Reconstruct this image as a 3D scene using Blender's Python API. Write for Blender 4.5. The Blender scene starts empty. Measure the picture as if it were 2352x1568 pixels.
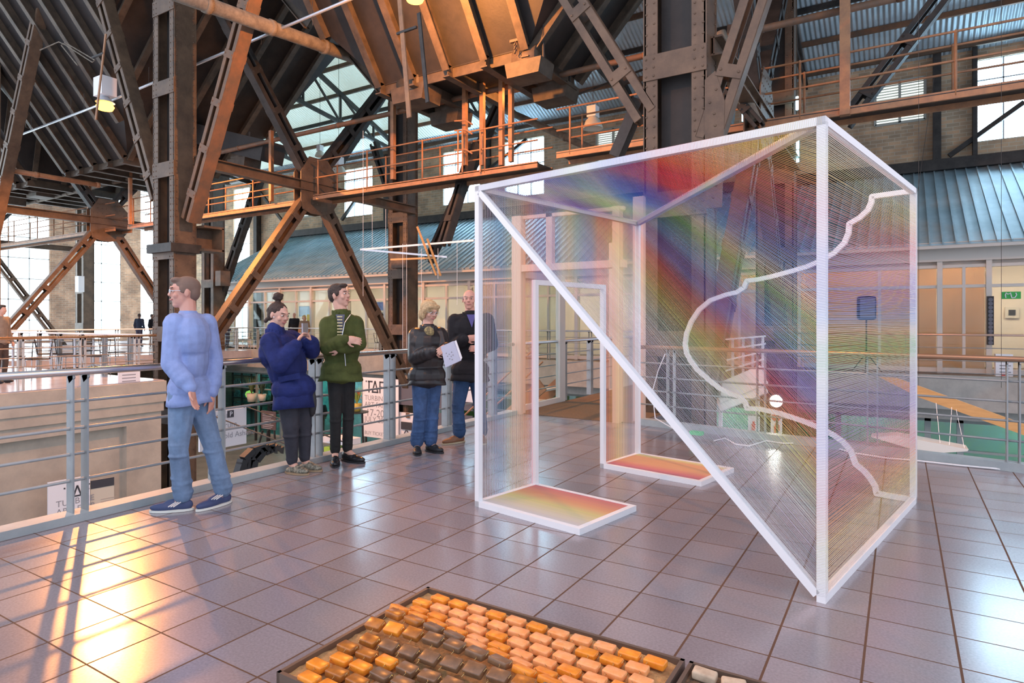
import bpy, bmesh, math, random
from mathutils import Vector as V, Matrix as M
random.seed(7)
sc = bpy.context.scene
C = bpy.data.collections.new('scene'); sc.collection.children.link(C)
# ------------------------------------------------------------------ camera
YAW = math.radians(31.6); FP = 1452.0; HY = 735.0; EYE = 1.4
FW = V((-math.sin(YAW), math.cos(YAW), 0)); RT = V((math.cos(YAW), math.sin(YAW), 0)); UP = V((0, 0, 1))
O = V((0, 0, EYE))
cd = bpy.data.cameras.new('camera'); cam = bpy.data.objects.new('camera', cd); C.objects.link(cam)
cd.sensor_width = 36; cd.lens = 36 * FP / 2352; cd.shift_y = -(784 - HY) / 2352
cam.location = O; cam.rotation_euler = (math.pi / 2, 0, YAW); cd.clip_start = 0.05; cd.clip_end = 400
sc.camera = cam
sc.view_settings.view_transform = 'Standard'; sc.view_settings.look = 'None'
sc.view_settings.gamma = 1; sc.view_settings.use_curve_mapping = False
sc.view_settings.exposure = 0.38
sc.cycles.max_bounces = 7; sc.cycles.diffuse_bounces = 3; sc.cycles.glossy_bounces = 3; sc.cycles.transparent_max_bounces = 12
# ------------------------------------------------------------------ light
w = bpy.data.worlds.new('world'); sc.world = w; w.use_nodes = True
bg = w.node_tree.nodes['Background']; bg.inputs[0].default_value = (0.74, 0.83, 1.0, 1); bg.inputs[1].default_value = 1.25
def lamp_light(name, loc, energy, col, r=0.12, kind='POINT'):
    l = bpy.data.lights.new(name, kind); l.energy = energy; l.color = col
    l.shadow_soft_size = r
    if kind == 'SPOT': l.spot_size = math.radians(165); l.spot_blend = .25
    o = bpy.data.objects.new(name, l); o.location = loc; C.objects.link(o); return o
SOD = (1.0, 0.36, 0.08)
ORD = ['first', 'second', 'third', 'fourth', 'fifth', 'sixth', 'seventh', 'eighth', 'ninth', 'tenth', 'eleventh', 'twelfth', 'thirteenth', 'fourteenth']
# (the lamps themselves are built with their fittings further down)
# ------------------------------------------------------------------ pixel helpers (camera model above)
def ray(u, v): return FW + RT * ((u - 1176) / FP) + UP * ((HY - v) / FP)
def on(u, v, ax, val):
    d = ray(u, v); return O + d * ((val - O[ax]) / d[ax])
def PX(u, v, X): return on(u, v, 0, X)
def PY(u, v, Y): return on(u, v, 1, Y)
def PZ(u, v, Z=0.0): return on(u, v, 2, Z)
def PC(u, v, zc): return O + ray(u, v) * zc
# ------------------------------------------------------------------ mesh helpers
class MB:
    def __init__(s): s.v = []; s.f = []; s.col = []; s.mi = []
    def add(s, vs, fs, mi=0, col=None):
        n = len(s.v); s.v += [tuple(p) for p in vs]; s.f += [tuple(n + i for i in f) for f in fs]
        s.mi += [mi] * len(fs)
        if col is not None: s.col += [col] * len(vs)
        return s
    def box(s, c, d, rz=0, mi=0):
        c = V(c); hx, hy, hz = d[0] / 2, d[1] / 2, d[2] / 2; cs, sn = math.cos(rz), math.sin(rz); vs = []
        for z in (-hz, hz):
            for x, y in ((-hx, -hy), (hx, -hy), (hx, hy), (-hx, hy)):
                vs.append(c + V((x * cs - y * sn, x * sn + y * cs, z)))
        return s.add(vs, [(3, 2, 1, 0), (4, 5, 6, 7), (0, 1, 5, 4), (1, 2, 6, 5), (2, 3, 7, 6), (3, 0, 4, 7)], mi)
    def bb(s, x0, x1, y0, y1, z0, z1, mi=0):
        return s.box(((x0 + x1) / 2, (y0 + y1) / 2, (z0 + z1) / 2), (abs(x1 - x0), abs(y1 - y0), abs(z1 - z0)), 0, mi)
    def beam(s, a, b, wd, dp, n=(0, 0, 1), mi=0, off=(0, 0)):
        """prism a->b; wd across, dp along the direction n (made square to the axis); off shifts (across, along n)"""
        a = V(a); b = V(b); t = (b - a).normalized(); n = V(n); n = n - t * n.dot(t)
        if n.length < 1e-4: n = V((1, 0, 0)) - t * t.x
        n.normalize(); c = t.cross(n); sh = c * off[0] + n * off[1]
        vs = [p + sh + c * i * wd / 2 + n * j * dp / 2 for p in (a, b) for i, j in ((-1, -1), (1, -1), (1, 1), (-1, 1))]
        return s.add(vs, [(3, 2, 1, 0), (4, 5, 6, 7), (0, 1, 5, 4), (1, 2, 6, 5), (2, 3, 7, 6), (3, 0, 4, 7)], mi)
    def tube(s, pts, r, n=10, caps=True, r1=None, mi=0):
        pts = [V(p) for p in pts]; rings = []; k = len(pts); n0 = None
        for i, p in enumerate(pts):
            t = (pts[min(i + 1, k - 1)] - pts[max(i - 1, 0)]).normalized()
            if n0 is None: n0 = t.orthogonal().normalized()
            n0 = (n0 - t * n0.dot(t)).normalized(); c = t.cross(n0)
            rr = r if r1 is None else r + (r1 - r) * i / (k - 1)
            rings.append([p + (n0 * math.cos(2 * math.pi * j / n) + c * math.sin(2 * math.pi * j / n)) * rr for j in range(n)])
        vs = [q for rg in rings for q in rg]; fs = []
        for i in range(k - 1):
            for j in range(n): fs.append((i * n + j, i * n + (j + 1) % n, (i + 1) * n + (j + 1) % n, (i + 1) * n + j))
        if caps: fs += [tuple(range(n))[::-1], tuple((k - 1) * n + j for j in range(n))]
        return s.add(vs, fs, mi)
    def prism(s, pts, d, mi=0):
        """polygon pts extruded by vector d"""
        pts = [V(p) for p in pts]; d = V(d); k = len(pts)
        return s.add(pts + [p + d for p in pts], [tuple(range(k))[::-1], tuple(range(k, 2 * k))] + [(i, (i + 1) % k, k + (i + 1) % k, k + i) for i in range(k)], mi)
    def dome(s, p, n, r=0.022, h=None, mi=0):
        p = V(p); n = V(n).normalized(); a = n.orthogonal().normalized(); c = n.cross(a); h = h or r * .7
        vs = [p + (a * math.cos(k * math.pi / 3) + c * math.sin(k * math.pi / 3)) * r for k in range(6)]
        vs += [p + n * h * .7 + (a * math.cos(k * math.pi / 3) + c * math.sin(k * math.pi / 3)) * r * .65 for k in range(6)] + [p + n * h]
        return s.add(vs, [(k, (k + 1) % 6, 6 + (k + 1) % 6, 6 + k) for k in range(6)] + [(6 + k, 6 + (k + 1) % 6, 12) for k in range(6)], mi)
    def lathe(s, prof, c, n=20, axis=(0, 0, 1), mi=0):
        """prof: (radius, height) pairs turned about axis through c"""
        ax = V(axis).normalized(); a = ax.orthogonal().normalized(); b = ax.cross(a); c = V(c); vs = []; fs = []
        for r, h in prof:
            for j in range(n): t = 2 * math.pi * j / n; vs.append(c + ax * h + (a * math.cos(t) + b * math.sin(t)) * max(r, 1e-4))
        for i in range(len(prof) - 1):
            for j in range(n): fs.append((i * n + j, i * n + (j + 1) % n, (i + 1) * n + (j + 1) % n, (i + 1) * n + j))
        return s.add(vs, fs, mi)
    def thread(s, a, b, r, c0, c1=None):
        a = V(a); b = V(b); t = (b - a).normalized(); n = t.orthogonal().normalized(); c = t.cross(n); c1 = c1 or c0
        o = [n * r, (n * -.5 + c * .866) * r, (n * -.5 - c * .866) * r]
        i = len(s.v); s.v += [tuple(a + q) for q in o] + [tuple(b + q) for q in o]
        s.f += [(i, i + 1, i + 4, i + 3), (i + 1, i + 2, i + 5, i + 4), (i + 2, i, i + 3, i + 5)]; s.mi += [0] * 3
        s.col += [c0] * 3 + [c1] * 3
        return s
    def build(s, name, mats, parent=None, smooth=False, label=None, kind=None):
        me = bpy.data.meshes.new(name); base = V(parent.location) if parent is not None and parent.parent is None else V((0, 0, 0))
        if parent is not None and parent.parent is not None: base = V(parent.parent.location) + V(parent.location)
        me.from_pydata([tuple(V(p) - base) for p in s.v], [], s.f)
        if not isinstance(mats, (list, tuple)): mats = [mats]
        for m in mats: me.materials.append(m)
        if any(s.mi): me.polygons.foreach_set('material_index', s.mi)
        if smooth: me.polygons.foreach_set('use_smooth', [True] * len(me.polygons))
        if s.col:
            at = me.color_attributes.new('Col', 'FLOAT_COLOR', 'POINT')
            at.data.foreach_set('color', [x for c in s.col for x in (c[0], c[1], c[2], 1)])
        if not s.col:
            b = bmesh.new(); b.from_mesh(me); bmesh.ops.recalc_face_normals(b, faces=b.faces); b.to_mesh(me); b.free()
        me.update()
        o = bpy.data.objects.new(name, me); C.objects.link(o)
        if parent is not None: o.parent = parent
        if label: o['label'] = label
        if kind: o['kind'] = kind
        return o
def tag(o, label=None, cat=None, group=None, kind=None):
    if label: o['label'] = label
    if cat: o['category'] = cat
    if group: o['group'] = group
    if kind: o['kind'] = kind
    return o
def thing(name, loc, label, cat, group=None):
    o = bpy.data.objects.new(name, None); o.location = loc; o.empty_display_size = .1; C.objects.link(o)
    return tag(o, label, cat, group)
def struct(o): o['kind'] = 'structure'; return o
# ------------------------------------------------------------------ materials
def mat(name, col, rough=.6, metal=0, var=0, vs=6.0, col2=None, bump=0, bs=40, spec=.5, emit=None, es=0, alpha=None, stretch=None):
    m = bpy.data.materials.new(name); m.use_nodes = True; N = m.node_tree.nodes; L = m.node_tree.links; b = N['Principled BSDF']
    b.inputs['Base Color'].default_value = (*col, 1); b.inputs['Roughness'].default_value = rough; b.inputs['Metallic'].default_value = metal
    b.inputs['Specular IOR Level'].default_value = spec
    tc = N.new('ShaderNodeTexCoord'); src = tc.outputs['Object']
    if stretch:
        mp = N.new('ShaderNodeMapping'); mp.inputs['Scale'].default_value = stretch; L.new(src, mp.inputs[0]); src = mp.outputs[0]
    if var or col2:
        n = N.new('ShaderNodeTexNoise'); n.inputs['Scale'].default_value = vs; n.inputs['Detail'].default_value = 5; n.inputs['Roughness'].default_value = .65
        L.new(src, n.inputs['Vector']); r = N.new('ShaderNodeValToRGB'); L.new(n.outputs[0], r.inputs[0]); L.new(r.outputs[0], b.inputs['Base Color'])
        c2 = col2 or tuple(max(0, c * (1 - var)) for c in col)
        r.color_ramp.elements[0].position = .35; r.color_ramp.elements[1].position = .65
        r.color_ramp.elements[0].color = (*c2, 1); r.color_ramp.elements[1].color = (*col, 1)
    if bump:
        n2 = N.new('ShaderNodeTexNoise'); n2.inputs['Scale'].default_value = bs; L.new(src, n2.inputs['Vector'])
        bp = N.new('ShaderNodeBump'); bp.inputs['Strength'].default_value = bump; bp.inputs['Distance'].default_value = .01; L.new(n2.outputs[0], bp.inputs['Height']); L.new(bp.outputs[0], b.inputs['Normal'])
    if emit: b.inputs['Emission Color'].default_value = (*emit, 1); b.inputs['Emission Strength'].default_value = es
    if alpha is not None: b.inputs['Alpha'].default_value = alpha
    return m
def emis(name, col, s):
    m = bpy.data.materials.new(name); m.use_nodes = True; N = m.node_tree.nodes; N.remove(N['Principled BSDF'])
    e = N.new('ShaderNodeEmission'); e.inputs[0].default_value = (*col, 1); e.inputs[1].default_value = s
    m.node_tree.links.new(e.outputs[0], N['Material Output'].inputs[0]); return m
def glass(name, tint=(.9, .97, .96), refl=.12, tr=.85):
    m = bpy.data.materials.new(name); m.use_nodes = True; N = m.node_tree.nodes; L = m.node_tree.links; N.remove(N['Principled BSDF'])
    t = N.new('ShaderNodeBsdfTransparent'); t.inputs[0].default_value = (*[c * tr for c in tint], 1)
    g = N.new('ShaderNodeBsdfGlossy'); g.inputs['Roughness'].default_value = .03
    fz = N.new('ShaderNodeLayerWeight'); pw_ = N.new('ShaderNodeMath'); pw_.operation = 'POWER'; pw_.inputs[1].default_value = 4; L.new(fz.outputs['Facing'], pw_.inputs[0])
    ad = N.new('ShaderNodeMath'); ad.operation = 'MULTIPLY_ADD'; ad.inputs[1].default_value = .35; ad.inputs[2].default_value = refl; ad.use_clamp = True; L.new(pw_.outputs[0], ad.inputs[0])
    mx = N.new('ShaderNodeMixShader'); L.new(ad.outputs[0], mx.inputs[0]); L.new(t.outputs[0], mx.inputs[1]); L.new(g.outputs[0], mx.inputs[2]); L.new(mx.outputs[0], N['Material Output'].inputs[0])
    return m
STEEL = mat('painted_steel', (.155, .098, .060), .5, 0, vs=2.2, col2=(.078, .050, .033), bump=.15, bs=30)
STEELD = mat('dark_steel', (.048, .042, .038), .55, 0, vs=3, col2=(.02, .018, .016), bump=.15, bs=25)
RUST = mat('rust_streaked_steel', (.25, .115, .055), .6, 0, vs=2, col2=(.12, .08, .055), bump=.2, bs=30)
HOP = mat('near_black_plate', (.040, .032, .028), .6, 0, vs=1.2, col2=(.018, .016, .015), bump=.25, bs=18)  # near-black plate, lightly mottled
HOPR = mat('brown_rib', (.115, .082, .055), .6, 0, vs=2.5, col2=(.055, .040, .028), bump=.2, bs=20)  # dark brown ribs, mottled
CATW = mat('catwalk_lit_orange', (.42, .20, .09), .5, 0, vs=4, col2=(.26, .13, .07), bump=.15, bs=40)  # orange of the sodium light is put into this colour
PIPE = mat('lagged_pipe', (.24, .20, .15), .8, 0, vs=5, col2=(.13, .105, .08), bump=.4, bs=20)
GALV = mat('galvanised_conduit', (.62, .66, .70), .35, .7)
RAILP = mat('railing_paint', (.36, .39, .40), .38, .25, vs=6, col2=(.30, .33, .34))
RAILS = mat('polished_rail', (.62, .58, .56), .22, .9)
CURB = mat('kerb_paint', (.42, .46, .46), .5, 0, vs=3, col2=(.33, .37, .38), bump=.1)
CONC = mat('concrete', (.56, .49, .40), .85, 0, vs=1.3, col2=(.42, .37, .31), bump=.25, bs=12)
CONCG = mat('concrete_grey', (.40, .39, .36), .85, 0, vs=2.5, col2=(.30, .30, .28), bump=.2, bs=12)
WHITE = mat('white_bar', (.88, .87, .88), .45)
FRAMEP = mat('shopfront_paint', (.66, .60, .54), .5)
PEACH = mat('lit_peach_blind', (.86, .66, .50), .7, 0, vs=.6, col2=(.76, .58, .44))  # warm light on the shopfront is put into the peach
_n = PEACH.node_tree.nodes; _t = _n.new('ShaderNodeBsdfTranslucent'); _t.inputs[0].default_value = (.86, .62, .44, 1); _m = _n.new('ShaderNodeMixShader'); _m.inputs[0].default_value = .5
PEACH.node_tree.links.new(_n['Principled BSDF'].outputs[0], _m.inputs[1]); PEACH.node_tree.links.new(_t.outputs[0], _m.inputs[2]); PEACH.node_tree.links.new(_m.outputs[0], _n['Material Output'].inputs[0])
BLACK = mat('black_plastic', (.02, .02, .022), .5)
LOUV = mat('louvre_white', (.82, .85, .80), .6)
PLY = mat('plywood', (.72, .38, .14), .5, 0, vs=4, col2=(.60, .30, .10), stretch=(1, 1, 8))
PAPER = mat('white_print', (.86, .86, .90), .6)
INK = mat('black_print', (.05, .05, .06), .6)
GREYINK = mat('grey_print', (.30, .30, .33), .6)
DGREY = mat('grey_print_panel', (.13, .13, .16), .6)
REDINK = mat('red_print', (.75, .06, .04), .5)
GLASS = glass('clear_glass', refl=.02, tr=.95); TEALG = glass('teal_glass', (.55, .95, .92), .18, .8)
SKYW = emis('daylight_window', (.78, .92, 1.0), 6)
SKYB = emis('daylight_window_blue', (.50, .78, 1.0), 13)
SODE = emis('sodium_bulb', (1.0, .45, .07), 5)
TUBE = emis('blue_white_tube', (.35, .80, 1.0), 14)
WORK = emis('work_lamp_lens', (1, .93, .85), 5)
def brick_mat(name, c1, c2, mort, axis='XZ'):
    m = bpy.data.materials.new(name); m.use_nodes = True; N = m.node_tree.nodes; L = m.node_tree.links; b = N['Principled BSDF']; b.inputs['Roughness'].default_value = .85
    tc = N.new('ShaderNodeTexCoord'); sp = N.new('ShaderNodeSeparateXYZ'); cb = N.new('ShaderNodeCombineXYZ'); L.new(tc.outputs['Object'], sp.inputs[0])
    L.new(sp.outputs[0 if axis == 'XZ' else 1], cb.inputs[0]); L.new(sp.outputs[2], cb.inputs[1])
    bt = N.new('ShaderNodeTexBrick'); L.new(cb.outputs[0], bt.inputs['Vector']); bt.inputs['Scale'].default_value = 1
    bt.inputs['Brick Width'].default_value = .36; bt.inputs['Row Height'].default_value = .12; bt.inputs['Mortar Size'].default_value = .012; bt.inputs['Bias'].default_value = 0
    bt.inputs['Color1'].default_value = (*c1, 1); bt.inputs['Color2'].default_value = (*c2, 1); bt.inputs['Mortar'].default_value = (*mort, 1)
    n = N.new('ShaderNodeTexNoise'); n.inputs['Scale'].default_value = 1.1; n.inputs['Detail'].default_value = 6; L.new(tc.outputs['Object'], n.inputs[0])
    mx = N.new('ShaderNodeMixRGB'); mx.blend_type = 'MULTIPLY'; mx.inputs[0].default_value = .75; L.new(bt.outputs[0], mx.inputs[1])
    r = N.new('ShaderNodeValToRGB'); r.color_ramp.elements[0].color = (.55, .5, .45, 1); r.color_ramp.elements[1].color = (1.2, 1.15, 1.05, 1); r.color_ramp.elements[0].position = .35; r.color_ramp.elements[1].position = .62
    L.new(n.outputs[0], r.inputs[0]); L.new(r.outputs[0], mx.inputs[2]); L.new(mx.outputs[0], b.inputs['Base Color']); return m
BRICK = brick_mat('brick', (.66, .46, .30), (.42, .34, .25), (.58, .52, .42))
BRICKY = brick_mat('brick_end', (.50, .30, .20), (.34, .22, .16), (.46, .38, .30), 'YZ')
def corr_mat(name, col, col2, pitch, axis=0, st=.6):
    m = mat(name, col, .45, .1, vs=1.2, col2=col2); N = m.node_tree.nodes; L = m.node_tree.links; b = N['Principled BSDF']
    tc = N.new('ShaderNodeTexCoord'); sp = N.new('ShaderNodeSeparateXYZ'); L.new(tc.outputs['Object'], sp.inputs[0])
    mu = N.new('ShaderNodeMath'); mu.operation = 'MULTIPLY'; mu.inputs[1].default_value = 2 * math.pi / pitch; L.new(sp.outputs[axis], mu.inputs[0])
    si = N.new('ShaderNodeMath'); si.operation = 'SINE'; L.new(mu.outputs[0], si.inputs[0])
    bp = N.new('ShaderNodeBump'); bp.inputs['Strength'].default_value = st; bp.inputs['Distance'].default_value = .02; L.new(si.outputs[0], bp.inputs['Height']); L.new(bp.outputs[0], b.inputs['Normal'])
    return m
ROOFU = corr_mat('roof_sheet', (.55, .66, .72), (.42, .52, .58), .15, 0, 1.0)
GROOF = corr_mat('gallery_roof_sheet', (.40, .53, .58), (.29, .40, .45), .28, 0, .15)
def tile_mat():
    m = bpy.data.materials.new('floor_tile'); m.use_nodes = True; N = m.node_tree.nodes; L = m.node_tree.links; b = N['Principled BSDF']
    tc = N.new('ShaderNodeTexCoord'); sp = N.new('ShaderNodeSeparateXYZ'); L.new(tc.outputs['Object'], sp.inputs[0])
    def joint(out, pitch, off, wd):
        a = N.new('ShaderNodeMath'); a.operation = 'SUBTRACT'; a.inputs[1].default_value = off; L.new(out, a.inputs[0])
        d = N.new('ShaderNodeMath'); d.operation = 'DIVIDE'; d.inputs[1].default_value = pitch; L.new(a.outputs[0], d.inputs[0])
        f = N.new('ShaderNodeMath'); f.operation = 'FRACT'; L.new(d.outputs[0], f.inputs[0])
        p = N.new('ShaderNodeMath'); p.operation = 'PINGPONG'; p.inputs[1].default_value = .5; L.new(f.outputs[0], p.inputs[0])
        l = N.new('ShaderNodeMath'); l.operation = 'LESS_THAN'; l.inputs[1].default_value = wd / pitch / 2; L.new(p.outputs[0], l.inputs[0])
        fl = N.new('ShaderNodeMath'); fl.operation = 'FLOOR'; L.new(d.outputs[0], fl.inputs[0]); return l.outputs[0], fl.outputs[0]
    j1, i1 = joint(sp.outputs[0], TP[0], TO[0], .010); j2, i2 = joint(sp.outputs[1], TP[1], TO[1], .0075)
    mx = N.new('ShaderNodeMath'); mx.operation = 'MAXIMUM'; L.new(j1, mx.inputs[0]); L.new(j2, mx.inputs[1])
    cb = N.new('ShaderNodeCombineXYZ'); L.new(i1, cb.inputs[0]); L.new(i2, cb.inputs[1]); wn = N.new('ShaderNodeTexWhiteNoise'); L.new(cb.outputs[0], wn.inputs[0])
    n = N.new('ShaderNodeTexNoise'); n.inputs['Scale'].default_value = 90; n.inputs['Detail'].default_value = 3; L.new(tc.outputs['Object'], n.inputs[0])
    n2 = N.new('ShaderNodeTexNoise'); n2.inputs['Scale'].default_value = 1.3; n2.inputs['Detail'].default_value = 4; L.new(tc.outputs['Object'], n2.inputs[0])
    ad = N.new('ShaderNodeMath'); ad.operation = 'MULTIPLY_ADD'; ad.inputs[1].default_value = .35; L.new(wn.outputs[0], ad.inputs[0]); L.new(n.outputs[0], ad.inputs[2])
    r = N.new('ShaderNodeValToRGB'); r.color_ramp.elements[0].position = .3; r.color_ramp.elements[1].position = 1.0
    r.color_ramp.elements[0].color = (*TC[0], 1); r.color_ramp.elements[1].color = (*TC[1], 1); L.new(ad.outputs[0], r.inputs[0])
    c = N.new('ShaderNodeMixRGB'); L.new(mx.outputs[0], c.inputs[0]); L.new(r.outputs[0], c.inputs[1]); c.inputs[2].default_value = (.13, .075, .05, 1); L.new(c.outputs[0], b.inputs['Base Color'])
    rr = N.new('ShaderNodeMapRange'); rr.inputs[3].default_value = .13; rr.inputs[4].default_value = .30; L.new(n2.outputs[0], rr.inputs[0])
    r2 = N.new('ShaderNodeMath'); r2.operation = 'MULTIPLY_ADD'; r2.inputs[1].default_value = .4; L.new(mx.outputs[0], r2.inputs[0]); L.new(rr.outputs[0], r2.inputs[2]); L.new(r2.outputs[0], b.inputs['Roughness'])
    b.inputs['Specular IOR Level'].default_value = .9; b.inputs['IOR'].default_value = 1.75; gs = N.new('ShaderNodeMapRange'); gs.inputs[3].default_value = .9; gs.inputs[4].default_value = .05; L.new(mx.outputs[0], gs.inputs[0]); L.new(gs.outputs[0], b.inputs['Specular IOR Level'])
    inv = N.new('ShaderNodeMath'); inv.operation = 'MULTIPLY_ADD'; inv.inputs[1].default_value = -1; L.new(mx.outputs[0], inv.inputs[0])
    sm = N.new('ShaderNodeMath'); sm.operation = 'MULTIPLY'; sm.inputs[1].default_value = .06; L.new(n.outputs[0], sm.inputs[0]); L.new(sm.outputs[0], inv.inputs[2])
    bp = N.new('ShaderNodeBump'); bp.inputs['Strength'].default_value = .5; bp.inputs['Distance'].default_value = .003; L.new(inv.outputs[0], bp.inputs['Height']); L.new(bp.outputs[0], b.inputs['Normal'])
    return m
TP = (.3365, .305); TO = (.2055, .0635); TC = ((.215, .19, .21), (.33, .30, .325))
TILE = tile_mat()
THREAD = mat('thread', (1, 1, 1), .6)
_n = THREAD.node_tree.nodes; _a = _n.new('ShaderNodeVertexColor'); _a.layer_name = 'Col'; THREAD.node_tree.links.new(_a.outputs[0], _n['Principled BSDF'].inputs['Base Color'])
_t = _n.new('ShaderNodeBsdfTranslucent'); _m = _n.new('ShaderNodeMixShader'); _m.inputs[0].default_value = .4; THREAD.node_tree.links.new(_a.outputs[0], _t.inputs[0])
THREAD.node_tree.links.new(_n['Principled BSDF'].outputs[0], _m.inputs[1]); THREAD.node_tree.links.new(_t.outputs[0], _m.inputs[2]); THREAD.node_tree.links.new(_m.outputs[0], _n['Material Output'].inputs[0])
_n['Principled BSDF'].inputs['Specular IOR Level'].default_value = .3

# ================================================================== SETTING
ea = math.radians(10.4); E1 = V((math.cos(ea), -math.sin(ea), 0)); D1 = V((math.sin(ea), math.cos(ea), 0))
def backY(x): return 8.11 - .1835 * (x + 2.98)
fl = MB(); fl.prism([(-4.95, -4, -.35), (7, -4, -.35), (7, backY(7), -.35), (-3.0, backY(-3.0), -.35), (-3.0, 19, -.35), (-4.95, 19, -.35)], (0, 0, .35))
struct(fl.build('floor', [TILE, CONC]))
struct(MB().prism([(-4.93, 8.12, .001), (-3.05, 8.13, .001), (-3.05, 18.9, .001), (-4.93, 18.9, .001)], (0, 0, .008)).build('carpet_runner', mat('bridge_carpet', (.24, .15, .08), .95, 0, vs=60, col2=(.15, .10, .06), bump=.5, bs=200)))
bpy.data.objects['carpet_runner']['kind'] = 'structure'
k = MB(); k.bb(-5.02, -4.86, -4, 8.05, -.3, .055); struct(k.build('trim_1', CURB))
k = MB(); k.beam((-2.98, 8.16, .02), (7, backY(7) + .05, .02), .14, .12); k.beam((-2.98, 8.22, -.2), (7, backY(7) + .11, -.2), .06, .4); struct(k.build('trim_2', CURB))
# cafe platform beyond the void, ledge wall
cf = MB(); cf.bb(-46, -14.8, -4, 8.4, -.34, 0); cf.bb(-46, -26, 8.4, 25, -.34, 0); struct(cf.build('floor_cafe', mat('cafe_floor', (.46, .46, .52), .22, 0, vs=2, col2=(.36, .36, .42), spec=.8)))
gw = MB(); gw.bb(-15.3, -14.70, -4, 8.4, -.50, -.02); gw.bb(-15.3, -14.74, -4, 8.36, -.72, -.5); gw.bb(-15.3, -14.80, 7.55, 8.33, -4.2, -.72); gw.bb(-15.3, -14.80, -4, 3.0, -4.2, -.72); gw.bb(-15.3, -14.80, 3.0, 7.55, -.98, -.72); gw.bb(-15.3, -15.0, 3.0, 7.55, -4.2, -.98)
struct(gw.build('wall_ledge', CONC))
struct(MB().bb(-46, 10, -6, 25, -4.4, -4.2).build('floor_lower', mat('lower_floor', (.24, .30, .32), .22, 0, vs=1.5, col2=(.18, .24, .26), spec=.9)))
# gallery floor, fascia
g = MB(); g.bb(-31, 10, 19, 25, -.25, 0); struct(g.build('floor_gallery', mat('gallery_floor', (.17, .12, .10), .5)))
g = MB(); g.bb(-31, 10, 18.9, 19.15, -.8, .04); g.bb(-31, 10, 19.3, 19.5, -1.1, -.8); struct(g.build('trim_gallery', CONCG))
# far brick wall with openings
def wall_y(name, Y, th, x0, x1, z0, z1, holes, m):
    xs = sorted({x0, x1, *[h[0] for h in holes], *[h[1] for h in holes]}); b = MB()
    for a, c in zip(xs[:-1], xs[1:]):
        hs = sorted([h for h in holes if h[0] <= a + 1e-6 and h[1] >= c - 1e-6], key=lambda h: h[2]); z = z0
        for h in hs:
            if h[2] > z: b.bb(a, c, Y, Y + th, z, h[2])
            z = h[3]
        if z < z1: b.bb(a, c, Y, Y + th, z, z1)
    return struct(b.build(name, m))
def wall_x(name, X, th, y0, y1, z0, z1, holes, m):
    ys = sorted({y0, y1, *[h[0] for h in holes], *[h[1] for h in holes]}); b = MB()
    for a, c in zip(ys[:-1], ys[1:]):
        hs = sorted([h for h in holes if h[0] <= a + 1e-6 and h[1] >= c - 1e-6], key=lambda h: h[2]); z = z0
        for h in hs:
            if h[2] > z: b.bb(X - th, X, a, c, z, h[2])
            z = h[3]
        if z < z1: b.bb(X - th, X, a, c, z, z1)
    return struct(b.build(name, m))
BW = [(-26.3, -24.2), (-19.4, -17.2), (-15.8, -13.7), (2.05, 4.15)]
LV = [(-.75, .68, 8.05, 9.45), (-11.1, -9.6, 7.9, 9.5), (-22.6, -21.9, 7.5, 9.3), (-30.2, -28.0, 7.4, 9.0)]
LOWW = [(-36.2, -34.6), (-39.5, -37.2), (-43.5, -41.2)]
holes = [(a, b, 7.1, 9.7) for a, b in BW] + LV + [(a, b, .2, 9.7) for a, b in LOWW]
wall_y('wall_back', 25, .4, -45.4, 10, -4.2, 10.3, holes, BRICK)
EW = [(-2, 3.2), (5, 8.0), (10, 13.4), (15.2, 18.4), (20.2, 22.6), (23.9, 25)]
EZ = {3: 8.2}
eh = [(a, b, .15, EZ.get(i, 11.4)) for i, (a, b) in enumerate(EW)]
wall_x('wall_left', -45, .4, -4, 25.4, -4.2, 15, eh, BRICKY)
wn = 0
WBAR = mat('window_bar', (.42, .50, .55), .5); LBACK = emis('louvre_daylight', (.92, 1, .95), 1.1)
def window_y(x0, x1, z0, z1, nx, zs, m=SKYB, Y=25.1):
    global wn; wn += 1
    f = MB(); t = .04
    for x in [x0 + (x1 - x0) * i / nx for i in range(nx + 1)]: f.bb(x - t / 2, x + t / 2, Y - .05, Y + .05, z0, z1)
    for z in [z0, z1] + list(zs): f.bb(x0, x1, Y - .05, Y + .05, z - t / 2, z + t / 2)
    o = struct(f.build('window_%d' % wn, WBAR)); MB().bb(x0, x1, Y + .06, Y + .09, z0, z1).build('window_pane', m, o); return o
for a, b in BW: window_y(a, b, 7.1, 9.7, 3, (9.05, 8.55))
for a, b in LOWW: window_y(a, b, .2, 9.7, 2, (2.2, 4.2, 6.2, 8.0), SKYW)
for a, b, z0, z1 in LV:
    wn += 1; f = MB()
    for x in (a, (a + b) / 2, b): f.bb(x - .04, x + .04, 24.95, 25.1, z0, z1)
    for z in (z0, z1): f.bb(a, b, 24.95, 25.1, z - .04, z + .04)
    o = struct(f.build('window_%d' % wn, mat('louvre_frame', (.45, .47, .42), .5)))
    s = MB(); z = z0 + .05
    while z < z1: s.beam((a, 25.05, z), (b, 25.05, z), .10, .012, n=(0, -.6, .8)); z += .09
    s.build('louvre', LOUV, o); MB().bb(a, b, 25.17, 25.19, z0, z1).build('window_pane', LBACK, o)
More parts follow.
